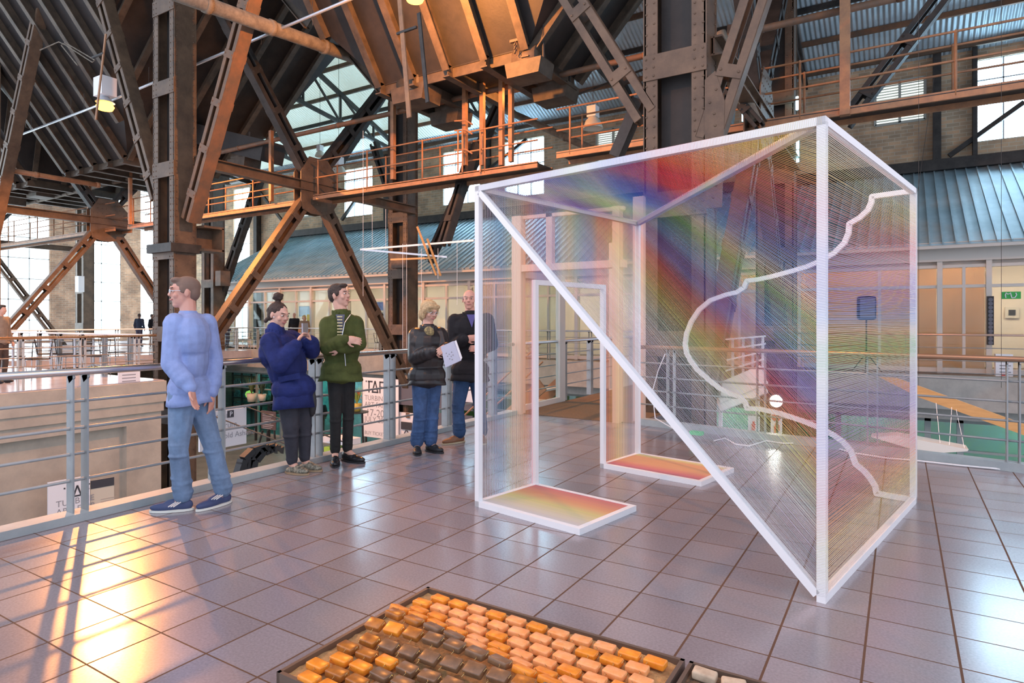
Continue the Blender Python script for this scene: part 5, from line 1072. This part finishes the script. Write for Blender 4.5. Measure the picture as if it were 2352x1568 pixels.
# fair poster by the ledge wall
P0 = PC(110, 1108, 12.3); rr_ = (PC(207, 1104, 12.9) - P0); rr_.z = 0
poster(P0, rr_, rr_.length, 1.45, 'white fair poster standing below the concrete ledge behind the left rail posts', [('TURBINE', .13, .52, .17), ('ART FAIR', .13, .68, .17), ('17-20', .22, .90, .22), ('JULY 2014', .13, 1.06, .155)], base=-4.2, logo=(.32, .38, .22))
P1 = PC(208, 1104, 12.92); r2 = PC(262, 1097, 13.25) - P1; r2.z = 0
lp = poster(P1, r2, r2.length, 1.4, 'cream information board with a black header beside the ledge poster', [], base=-4.2, m=mat('cream_board', (.66, .58, .46), .6), name='information_board', cat='board')
n2 = r2.normalized().cross(UP); MB().prism([P1 + n2 * .004, P1 + r2 + n2 * .004, P1 + r2 - UP * .17 + n2 * .004, P1 - UP * .17 + n2 * .004], n2 * .004).build('black_header', INK, lp)
m = MB()
for i in range(7): q = P1 + r2.normalized() * .18 - UP * (.42 + .05 * i) + n2 * .004; m.beam(q, q + r2.normalized() * (.28 - .04 * (i % 3)), .004, .012, UP)
m.build('small_print', mat('faint_print', (.5, .4, .34), .7), lp)
# hanging direction sign
sgn0 = PX(459, 950, -7.0); sgn1 = PX(566, 935, -7.0); sh_ = .43
ds = thing('direction_sign', V((-7, sgn0.y, sgn0.z - .45)), 'white hanging direction sign with a parking symbol behind the walker', 'sign'); sr = V((0, 1, 0)); sn = V((1, 0, 0)); zt = PX(566, 935, -7.0).z; sh_ = zt - PX(565, 1018, -7).z
so = V((-7, sgn0.y, zt)); sw_ = sgn1.y - sgn0.y
MB().bb(-7.03, -7.0, so.y, so.y + sw_, zt - sh_, zt).build('board', mat('sign_white', (.72, .70, .72), .5), ds)
text(ds, 'Basement', so + sr * (sw_ * .02) - UP * sh_ * .21, sr, UP, sh_ * .23, GREYINK); text(ds, 'The Forum', so + sr * (sw_ * .02) - UP * sh_ * .48, sr, UP, sh_ * .23, GREYINK); text(ds, 'AngloGold Ashanti', so + sr * (sw_ * .02) - UP * sh_ * .76, sr, UP, sh_ * .21, GREYINK)
m = MB(); py_ = PX(522, 943, -7.0); m.bb(-6.998, -6.993, py_.y, py_.y + .085, py_.z - .085, py_.z); m.build('parking_symbol', INK, ds); text(ds, 'P', V((-6.992, py_.y + .022, py_.z - .072)), sr, UP, .085, PAPER)
for k_ in (.05, .95): MB().tube([so + sr * sw_ * k_, so + sr * sw_ * k_ - V((0, 0, 0)) + UP * 0 + V((.0, 0, .0)) + UP * .02, V((-5.05, so.y + sw_ * k_, .02))], .008, 5).build('hanger_rod', STEELD, ds)
# easel board and lower floor pieces
def lower_at(u, v, Y): return PY(u, v, Y)
ez = thing('easel_board', PY(612, 1055, 15), 'black menu board on a dark three-legged easel on the lower floor', 'board')
py_quad(MB(), 600, 942, 633, 988, 15, .03).build('board', mat('menu_brown', (.10, .07, .07), .5), ez)
for a, b in (((603, 988), (594, 1024)), ((615, 988), (613, 1020)), ((630, 988), (632, 1018))): MB().beam(PY(a[0], a[1], 15.05), PY(b[0], b[1], 15.05), .05, .05, (0, 1, 0)).build('leg', BLACK, ez)
m = MB()
for i in range(9): py_quad(m, 603, 951 + i * 4, 628 - 3 * (i % 3), 952 + i * 4, 14.99, .008)
m.build('chalk_lines', GREYINK, ez)
st_ = thing('steel_sculpture', PX(560, 1100, -9), 'dark welded steel sculpture rising from the lower floor below the woman in navy', 'sculpture'); 
ptsA = [(548, 1090), (559, 1055), (580, 1035), (606, 1026), (640, 1018)]
for off, wd in ((0, .10), (14, .08), (26, .12)):
    for (a, b), (c, d) in zip(ptsA[:-2], ptsA[1:-1]): MB().beam(PX(a + off, b, -7.6), PX(c + off * .8, d, -7.6), wd, .12, (1, 0, 0)).build('bent_plate', BLACK, st_)
for i in range(6): MB().prism([PX(600 + i * 7, 1024 + (i % 2) * 6, -7.6), PX(612 + i * 7, 1018 + (i % 3) * 3, -7.6), PX(610 + i * 7, 1036 + (i % 2) * 5, -7.6)], (.06, 0, 0)).build('jagged_plate', STEELD, st_)
MB().beam(PX(556, 1060, -7.6), PX(540, 1330, -7.6), .10, .10, (1, 0, 0)).build('mast', BLACK, st_)
def plant(p, label, flower=None, s=1.0, lc=(.16, .32, .06)):
    p = V(p); t = thing('potted_plant', p, label, 'plant'); MB().lathe([(.001, 0), (.11 * s, 0), (.15 * s, .24 * s), (.13 * s, .24 * s), (.001, .2 * s)], p, 14).build('pot', mat('pot', (.6, .58, .5), .6) if not flower else mat('yellow_pot', (.55, .42, .08), .5), t, True)
    m = MB()
    for i in range(22): a = i * 2.4; d = V((math.cos(a), math.sin(a), 0)); b0 = p + UP * .22 * s; m.prism([b0, b0 + d * .10 * s + UP * .25 * s + d.cross(UP) * .02, b0 + d * (.16 + .06 * (i % 3)) * s + UP * (.4 + .07 * (i % 4)) * s, b0 + d * .10 * s + UP * .25 * s - d.cross(UP) * .02], d.cross(UP) * .004)
    m.build('leaves', mat('leaf', lc, .6), t)
    if flower:
        m = MB()
        for i in range(7): a = i * 2.1; ell(m, p + V((math.cos(a) * .10, math.sin(a) * .1, .55 + .05 * (i % 3))) * s, (.03, .03, .06))
        m.build('flowers', mat('flower', flower, .6), t)
ctb = thing('side_table', PY(820, 985, 16), 'small dark table holding flowers on the lower floor beside the fair poster', 'table')
MB().lathe([(.001, -.03), (.4, -.03), (.4, 0), (.001, 0)], PY(820, 945, 16), 18).build('top', BLACK, ctb)
for q in (-.25, .25): MB().beam(PY(820, 946, 16) + V((q, 0, 0)), PY(820, 946, 16) + V((q * 1.3, 0, -1.9)), .05, .05, (0, 1, 0)).build('leg', BLACK, ctb)
plant(PY(820, 944, 16), 'red flowers in a yellow pot on the small dark table', (.7, .06, .05), 1.1, (.35, .42, .08)); 
tb2 = thing('shop_table', PY(575, 970, 19.0), 'glass table with dark legs in front of the teal shop window', 'table'); a = PY(555, 922, 18.9); c = PY(625, 920, 18.9); MB().bb(a.x, c.x, 18.6, 19.2, a.z - .05, a.z).build('top', TEALG, tb2)
for u in (560, 590, 620): q = PY(u, 922, 18.9); MB().bb(q.x - .04, q.x + .04, 18.8, 18.9, -4.2, q.z - .05).build('leg', BLACK, tb2)
plant(PY(578, 922, 18.9), 'leafy plant in a pale pot on the glass table by the teal shop', None, 1.6, (.14, .20, .08)); plant(PY(602, 920, 18.9), 'dark bushy plant on the glass table right of the pale pot', None, 1.3, (.05, .09, .06))
shf = thing('shop_shelving', (PY(535, 860, 21.5).x, 21.5, -4.2), 'gridded steel shelving with bright goods inside the teal shop', 'shelf')
m = MB(); xs_ = [PY(u, 870, 21.5).x for u in (535, 556, 578, 600, 625, 655, 690, 725)]
for x in xs_: m.bb(x - .03, x + .03, 21.45, 21.55, -4.2, -1.1)
for z in (-3.4, -2.8, -2.2, -1.6): m.bb(xs_[0], xs_[-1], 21.4, 21.7, z - .02, z + .02)
m.build('shelf_frame', BLACK, shf)
m = MB(); random.seed(3)
for a, b in zip(xs_[:-1], xs_[1:]):
    for z in (-3.38, -2.78, -2.18, -1.58):
        x = a + .06
        while x < b - .1: w = random.uniform(.05, .16); m.bb(x, x + w * .8, 21.5, 21.65, z, z + random.uniform(.15, .42)); x += w
m.build('stacked_goods', mat('teal_goods', (.55, .80, .78), .5, 0, vs=9, col2=(.08, .20, .26)), shf, kind='stuff')
lm_ = PY(572, 906, 20.8); simple('paper_lantern', MB().lathe([(.001, -.2), (.16, -.14), (.22, 0), (.16, .14), (.001, .2)], PY(573, 905, 20.8), 16), emis('lantern_yellow', (1, .8, .15), 1.6), 'round yellow lantern glowing inside the teal shop', 'lamp', None, True)
bx = thing('cooler_cart', PY(775, 1040, 13.2), 'white and lime green cooler cart on the lower floor behind the green jacket man', 'cart'); py_quad(MB(), 741, 1002, 800, 1024, 13.2, .5).build('white_bin', PAPER, bx); py_quad(MB(), 744, 1026, 797, 1050, 13.2, .45).build('green_box', mat('lime', (.40, .62, .08), .5), bx)
MB().tube([PY(739, 1010, 13.1), PY(738, 998, 13.1), PY(802, 996, 13.1), PY(803, 1010, 13.1)], .02, 6).build('handle', BLACK, bx)
# stair seen through the threads
stt = thing('staircase', (-9.5, 13, -4.2), 'orange-lit staircase falling away behind the left face of the sculpture', 'stair')
for q in (0, .9): MB().beam((-6.6, 12.0 + q, .0), (-10.6, 12.0 + q, -3.4), .05, .28, (0, 0, 1)).build('stringer', CATW, stt)
for i in range(11): k_ = i / 10.5; MB().box((-6.8 - 3.8 * k_, 12.45, -.15 - 3.2 * k_), (.3, .88, .04)).build('tread', FRAMEP, stt)
for h0 in (.5, .95): MB().tube([(-6.6, 12.0, h0), (-10.6, 12.0, h0 - 3.4)], .02, 6).build('stair_rail', CATW, stt)
# framed pictures and people-height goods in the gallery
for i, (u, v0, v1, c, lb) in enumerate(((1165, 718, 748, (.30, .10, .08), 'framed red print on the white gallery wall seen left of the doorway'), (700, 700, 730, (.2, .35, .6), 'framed blue picture inside the gallery above the raised phone'), (640, 705, 728, (.5, .4, .3), 'framed brown picture inside the gallery left of the hair bun'), (870, 690, 716, (.12, .2, .55), 'framed deep blue picture inside the gallery right of the green jacket'), (2325, 705, 730, (.05, .04, .04), 'dark landscape picture inside the open shop door at far right'))):
    a = PY(u - 16, v0, 23.3); b = PY(u + 16, v1, 23.3); t = thing('framed_picture', (a.x, 23.3, b.z), lb, 'picture'); MB().bb(a.x, b.x, 23.33, 23.38, b.z, a.z).build('frame', FRAMEP, t); MB().bb(a.x + .08, b.x - .08, 23.31, 23.34, b.z + .08, a.z - .08).build('print', mat('print', c, .5, 0, vs=5, col2=tuple(x * .4 for x in c)), t)
a = PY(706, 700, 20.3)
tag(py_quad(MB(), 705, 722, 714, 740, 20.28, .01).build('notice', mat('yellow_notice', (.75, .6, .08), .5)), 'small yellow notice stuck on the gallery glass right of the phone', 'notice')
csn = thing('cat_sign', (PY(2302, 690, 20.1).x, 20.1, PY(2302, 686, 20.1).z), 'green sign with a white cat outline over the far right shop door', 'sign'); py_quad(MB(), 2301, 670, 2345, 686, 20.1, .03).build('board', mat('sign_green', (.04, .42, .08), .5), csn)
m = MB(); Qc = lambda u, v: PY(u, v, 20.08); m.tube([Qc(2310, 684), Qc(2309, 677), Qc(2311, 672), Qc(2314, 675), Qc(2318, 675), Qc(2321, 672), Qc(2322, 677), Qc(2324, 684)], .012, 5); m.tube([Qc(2324, 684), Qc(2331, 683), Qc(2335, 677), Qc(2333, 672)], .012, 5); m.build('cat_outline', PAPER, csn)
# speakers
spk = thing('column_speaker', (PY(2275, 690, 20).x, 20, PY(2275, 795, 20).z), 'tall thin black speaker fixed to the shopfront post at far right', 'speaker'); py_quad(MB(), 2268, 680, 2283, 792, 20.0, .18).build('cabinet', BLACK, spk)
m = MB(); 
for i in range(12): c0 = PY(2275.5, 688 + i * 9, 19.99); m.lathe([(.001, 0), (.05, 0)], c0, 10, (0, 1, 0))
m.build('grille', DGREY, spk)
lsb = PZ(1990, 858); spt = thing('speaker_stand', lsb, 'black tripod speaker stand on the gallery seen through the right panel', 'stand')
MB().tube([lsb + UP * .25, lsb + UP * 1.45], .02, 8).build('pole', BLACK, spt)
for i in range(3): a = i * 2.094 + .5; MB().tube([lsb + UP * .55, lsb + V((math.cos(a) * .42, math.sin(a) * .42, .02))], .014, 6).build('leg', BLACK, spt)
vs_, fs_ = rblock(lsb + UP * 1.72, (.42, .34, .62), .2, 0, 0, .06); mb = MB(); mb.add(vs_, fs_); ls = thing('loudspeaker', lsb + UP * 1.41, 'dark blue-black loudspeaker on the tripod stand behind the threads', 'speaker'); mb.build('cabinet', BLACK, ls, True); MB().box(lsb + UP * 1.72 + V((.03, -.18, 0)), (.34, .02, .5), .2).build('grille', DGREY, ls)
pb = thing('poster_box', (PY(2287, 866, 19.3).x, 19.3, 0), 'white cardboard box with printed lines on the gallery floor at far right', 'box'); py_quad(MB(), 2287, 813, 2327, 865, 19.4, .3).build('carton', PAPER, pb)
m = MB(); [py_quad(m, 2296, v, 2322 - 4 * (i % 2), v + 3, 19.39, .008) for i, v in enumerate((838, 845, 853))]; m.build('print', GREYINK, pb); py_quad(MB(), 2300, 858, 2310, 863, 19.39, .008).build('red_mark', REDINK, pb)
wb = thing('placard', (-14.9, PX(290, 866, -14.9).y, 0), 'low white placard with faint lettering fixed on the cafe platform edge', 'placard'); q0 = PX(272, 856, -14.9); q1 = PX(322, 878, -14.9); MB().bb(-14.93, -14.9, q0.y, q1.y, -.02, q0.z).build('board', PAPER, wb)
m = MB(); 
for i in range(3): m.bb(-14.9, -14.895, q0.y + .08, q1.y - .1, q0.z - .07 - .07 * i, q0.z - .05 - .07 * i)
m.build('print', GREYINK, wb)
# wing-like boards hanging over the void at right
def blade(name, pts, Y, th, m, label, dy=0):
    t = thing(name, PY(*pts[0], Y), label, 'wing'); P_ = [PY(u, v, Y + dy * (i / len(pts))) for i, (u, v) in enumerate(pts)]
    MB().prism(P_, (0, th, -.02)).build('skin', m, t); return t
wg = blade('plywood_wing', [(2020, 866), (2060, 868), (2355, 975), (2460, 1010), (2460, 1040), (2340, 995), (2110, 912)], 11.5, .35, PLY, 'orange plywood wing hanging over the void at far right')
w2 = blade('white_wing', [(2000, 1003), (2060, 1000), (2225, 1032), (2222, 1036), (2160, 1040), (2090, 1030)], 11.0, .5, mat('white_wing_skin', (.80, .74, .66), .5), 'white pointed wing hanging low over the void at right')
m = MB()
for u0, v0, u1, v1 in ((2186, 935, 2180, 1030), (2196, 940, 2215, 1028), (2150, 925, 2160, 1025)): m.tube([PY(u0, v0, 11.4), PY(u1, v1, 11.1)], .004, 4)
m.build('rigging_wire', GALV, wg)
for u in (2110, 2300): MB().tube([PY(u, 890, 11.6), V((PY(u, 890, 11.6).x, 11.6, 8.5))], .004, 4).build('hanging_wire', STEELD, wg)
# white shelving cage, leaning shelf, work light and fire signs behind the sculpture
cg = thing('shelving_cage', PY(1655, 900, 10.2), 'white metal shelving rack standing behind the scrolled profile', 'rack')
for u in (1655, 1683, 1707, 1729, 1752): MB().beam(PY(u, 778 - (u - 1655) * .06, 10.2), PY(u, 890 - (u - 1655) * .35 + 5, 10.2), .035, .035, (0, 1, 0)).build('upright', WHITE, cg)
for v in (780, 805, 830, 855, 880): MB().beam(PY(1655, v, 10.2), PY(1755, v - 8 - (v - 780) * .3, 10.2), .30, .025, (0, 0, 1)).build('shelf', WHITE, cg)
lsf = thing('tilted_shelf', PY(1652, 920, 9.9), 'white slanting shelf panels below the shelving rack', 'shelf')
for v in (905, 925): MB().beam(PY(1648, v, 9.9), PY(1755, v - 45, 9.9), .05, .30, (0, .3, 1)).build('panel', WHITE, lsf)
for u in (1655, 1740): MB().beam(PY(u, 925 - (u - 1650) * .4, 10), V((PY(u, 925, 10).x, 10, -4.2)), .05, .05, (0, 1, 0)).build('leg', WHITE, lsf)
wl = PY(1782, 921, 9.3); wt = thing('work_lamp', wl, 'glaring white work lamp low behind the back railing', 'lamp'); MB().lathe([(.001, .04), (.085, .02), (.085, 0), (.001, 0)], wl, 16, (.15, 1, 0)).build('lens', WORK, wt); MB().lathe([(.10, -.01), (.11, .03), (.08, .10), (.001, .12)], wl, 16, (.15, 1, 0)).build('housing', BLACK, wt)
MB().tube([wl + V((0, .1, 0)), V((wl.x, wl.y + .12, -4.2))], .018, 6).build('stand_pole', BLACK, wt)
lamp_light('work_light', wl + V((0, -.14, 0)), 7, (1, .93, .82), .06)
for u, lb in ((1731, 'white fire sign with a red extinguisher, left of the pair'), (1783, 'white fire sign with a red hose reel above a red extinguisher')):
    hi = u > 1750; a = PY(u - 13, 943 if hi else 950, 11.5); b = PY(u + 13, 1002 if hi else 996, 11.5)
    t = thing('fire_sign', (a.x, 11.5, b.z), lb, 'sign'); MB().bb(a.x, b.x, 11.5, 11.53, b.z, a.z).build('board', PAPER, t); MB().bb(a.x + .07, b.x - .07, 11.55, 11.6, -4.2, b.z + .1).build('stand_post', STEELD, t)
    cx_ = (a.x + b.x) / 2; m = MB()
    if hi:
        for r_ in (.025, .045, .065): m.tube([V((cx_ + r_ * math.cos(k_ * .35), 11.49, a.z - .10 + r_ * math.sin(k_ * .35))) for k_ in range(19)], .006, 5, False)
    z0_ = b.z + .04; m.bb(cx_ - .03, cx_ + .03, 11.485, 11.495, z0_, z0_ + .13); m.bb(cx_ - .012, cx_ + .012, 11.485, 11.495, z0_ + .13, z0_ + .17); m.tube([V((cx_, 11.49, z0_ + .165)), V((cx_ + .045, 11.49, z0_ + .15)), V((cx_ + .05, 11.49, z0_ + .05))], .006, 5); m.build('red_symbol', REDINK, t)
# boxes and brackets on the columns
b1 = thing('junction_bracket', PX(455, 570, -15.3), 'rusty open box bracket on the right side of the tall left column', 'bracket')
m = MB(); q0 = PX(452, 520, -15.3); 
for z0_, z1_ in ((-.03, .03), (-.62, -.56)): m.bb(-15.6, -15.1, 9.6, 10.15, q0.z + z0_, q0.z + z1_)
m.bb(-15.6, -15.55, 9.6, 10.15, q0.z - .6, q0.z); m.bb(-15.6, -15.1, 10.1, 10.15, q0.z - .6, q0.z); m.build('bracket_box', STEEL, b1)
simple('column_band', MB().bb(-16.4, -15.3, 8.85, 9.65, 3.1, 3.32), STEELD, 'horizontal channel band clamped round the tall left column', 'band')
simple('switch_box', MB().bb(-15.9, -15.2, 17.4, 17.75, 3.3, 3.9), STEEL, 'steel box fixed to the column behind the older couple', 'box')
simple('switch_box', MB().bb(-27.3, -26.9, 17.9, 18.4, 3.0, 3.7), STEEL, 'dark box fixed to the column right of the tall left column', 'box')
simple('white_wall_box', MB().bb(-40.0, -39.6, 17.6, 17.9, 3.0, 3.9), WHITE, 'white box on the pale far left column', 'box')
# stick mobile
mo = thing('stick_mobile', PY(975, 560, 12), 'hanging mobile of thin white and brown sticks in front of the middle column', 'mobile')
for (a, b, c, d, m_) in ((828, 573, 1088, 552, WHITE), (830, 573, 1027, 590, GALV), (897, 596, 1000, 592, PLY), (958, 520, 1002, 632, PLY), (981, 548, 1012, 633, PLY)): MB().beam(PY(a, b, 12), PY(c, d, 12.4), .045, .03, (0, 1, 0)).build('stick', m_, mo)
m = MB()
for u, v0, v1 in ((834, 300, 680), (855, 480, 575), (886, 480, 572), (925, 560, 800), (934, 560, 800), (968, 570, 800), (1006, 570, 640), (1050, 556, 700)): m.tube([PY(u, v0, 12.05), PY(u, v1, 12.05)], .004, 4)
m.build('hanging_string', WHITE, mo, kind='stuff')
# cafe furniture
def chair(p, rz, label, s=1.0, group='wire chairs in the cafe'):
    p = V(p); t = thing('wire_chair', p, label, 'chair', group); Mz = M.Rotation(rz, 3, 'Z'); G = lambda x, y, z: p + Mz @ V((x, y, z)) * s
    for x in (-.2, .2):
        for y in (-.2, .2): MB().tube([G(x * 1.15, y * 1.15, 0), G(x, y, .46)], .012, 6).build('leg', GALV, t)
    m = MB(); m.tube([G(a, b, .46) for a, b in ((-.21, -.21), (.21, -.21), (.21, .21), (-.21, .21), (-.21, -.21))], .012, 6)
    for i in range(5): m.tube([G(-.2 + .1 * i, -.2, .46), G(-.2 + .1 * i, .2, .46)], .006, 4)
    m.build('seat', BLACK, t); m = MB(); m.tube([G(-.2, .2, .46), G(-.22, .26, .85), G(.22, .26, .85), G(.2, .2, .46)], .012, 6); m.tube([G(-.2, .23, .65), G(.2, .23, .65)], .008, 5); m.build('backrest', BLACK, t); return t
def table(p, label, r_=.42, h_=.95):
    p = V(p); t = thing('cafe_table', p, label, 'table', 'tables in the cafe'); MB().lathe([(.001, h_ - .03), (r_, h_ - .03), (r_, h_), (.001, h_)], p, 20).build('top', GALV, t); MB().tube([p + UP * .02, p + UP * (h_ - .03)], .03, 8).build('pedestal', GALV, t)
    for i in range(4): a = i * math.pi / 2 + .4; MB().tube([p + UP * .12, p + V((math.cos(a) * .3, math.sin(a) * .3, .02))], .014, 6).build('foot', GALV, t)
for i, (u, v, lb) in enumerate(((30, 868, 'round high table at the left picture edge in the cafe'), (118, 858, 'round high table in the cafe between the brass rail posts'), (172, 858, 'round high table in the cafe left of the pale column'), (215, 846, 'round table in the cafe nearest the bright floor reflection'))):
    b = PZ(u, v); table(b, lb)
    for k_, (dx, dy) in enumerate(((.86, .1), (-.86, .25))): chair(b + V((dx, dy, 0)), k_ * 3.1 + i - 1.3, ('wire chair drawn up to the ' + ['first', 'second', 'third', 'fourth'][i] + ' cafe table from the left, ' + ['right', 'left'][k_] + ' side'), 1.05)
extra(2, 880, 0, 1.75, rt, (.35, .28, .22), (.10, .08, .07), SKIN, 'person in a beige top at the left picture edge of the cafe')
for i, u in enumerate((560, 590, 875, 900)):
    chair(V((PY(u, 800, 19.75).x, 19.75, 0)), i * 1.3, 'wire chair on the gallery ' + ['left of the hair bun, first', 'left of the hair bun, second', 'right of the green jacket, first', 'right of the green jacket, second'][i], 1.0, 'wire chairs along the gallery')
# cables on the floor
m = MB(); pts = [PZ(u, v, .012) for u, v in ((1640, 1012), (1665, 1006), (1690, 1020), (1720, 1024), (1760, 1012), (1800, 1018), (1850, 1017), (1890, 1020), (1960, 1040), (2040, 1052), (2110, 1058), (2200, 1068), (2352, 1082))]
m.tube(pts, .008, 6); simple('power_cable', m, WHITE, 'white power cable lying along the foot of the back railing', 'cable')
simple('power_cable', MB().tube([PY(1528, 812, 8.0), PY(1512, 850, 8.0), PY(1498, 900, 8.0), PY(1505, 960, 7.95), PZ(1560, 992, .08)], .007, 6), WHITE, 'white cable looped over the back railing beside the inner post', 'cable')
simple('plug_box', MB().box(PZ(1600, 994, .10), (.14, .08, .04), -.18), mat('green_plug', (.10, .65, .25), .4), 'small green plug box on the kerb of the back railing', 'plug')
simple('rigging_cable', MB().tube([PY(2145, 180, 15), PY(2108, 440, 15)], .006, 4), STEELD, 'thin dark rigging line right of the small louvred window', 'cable')
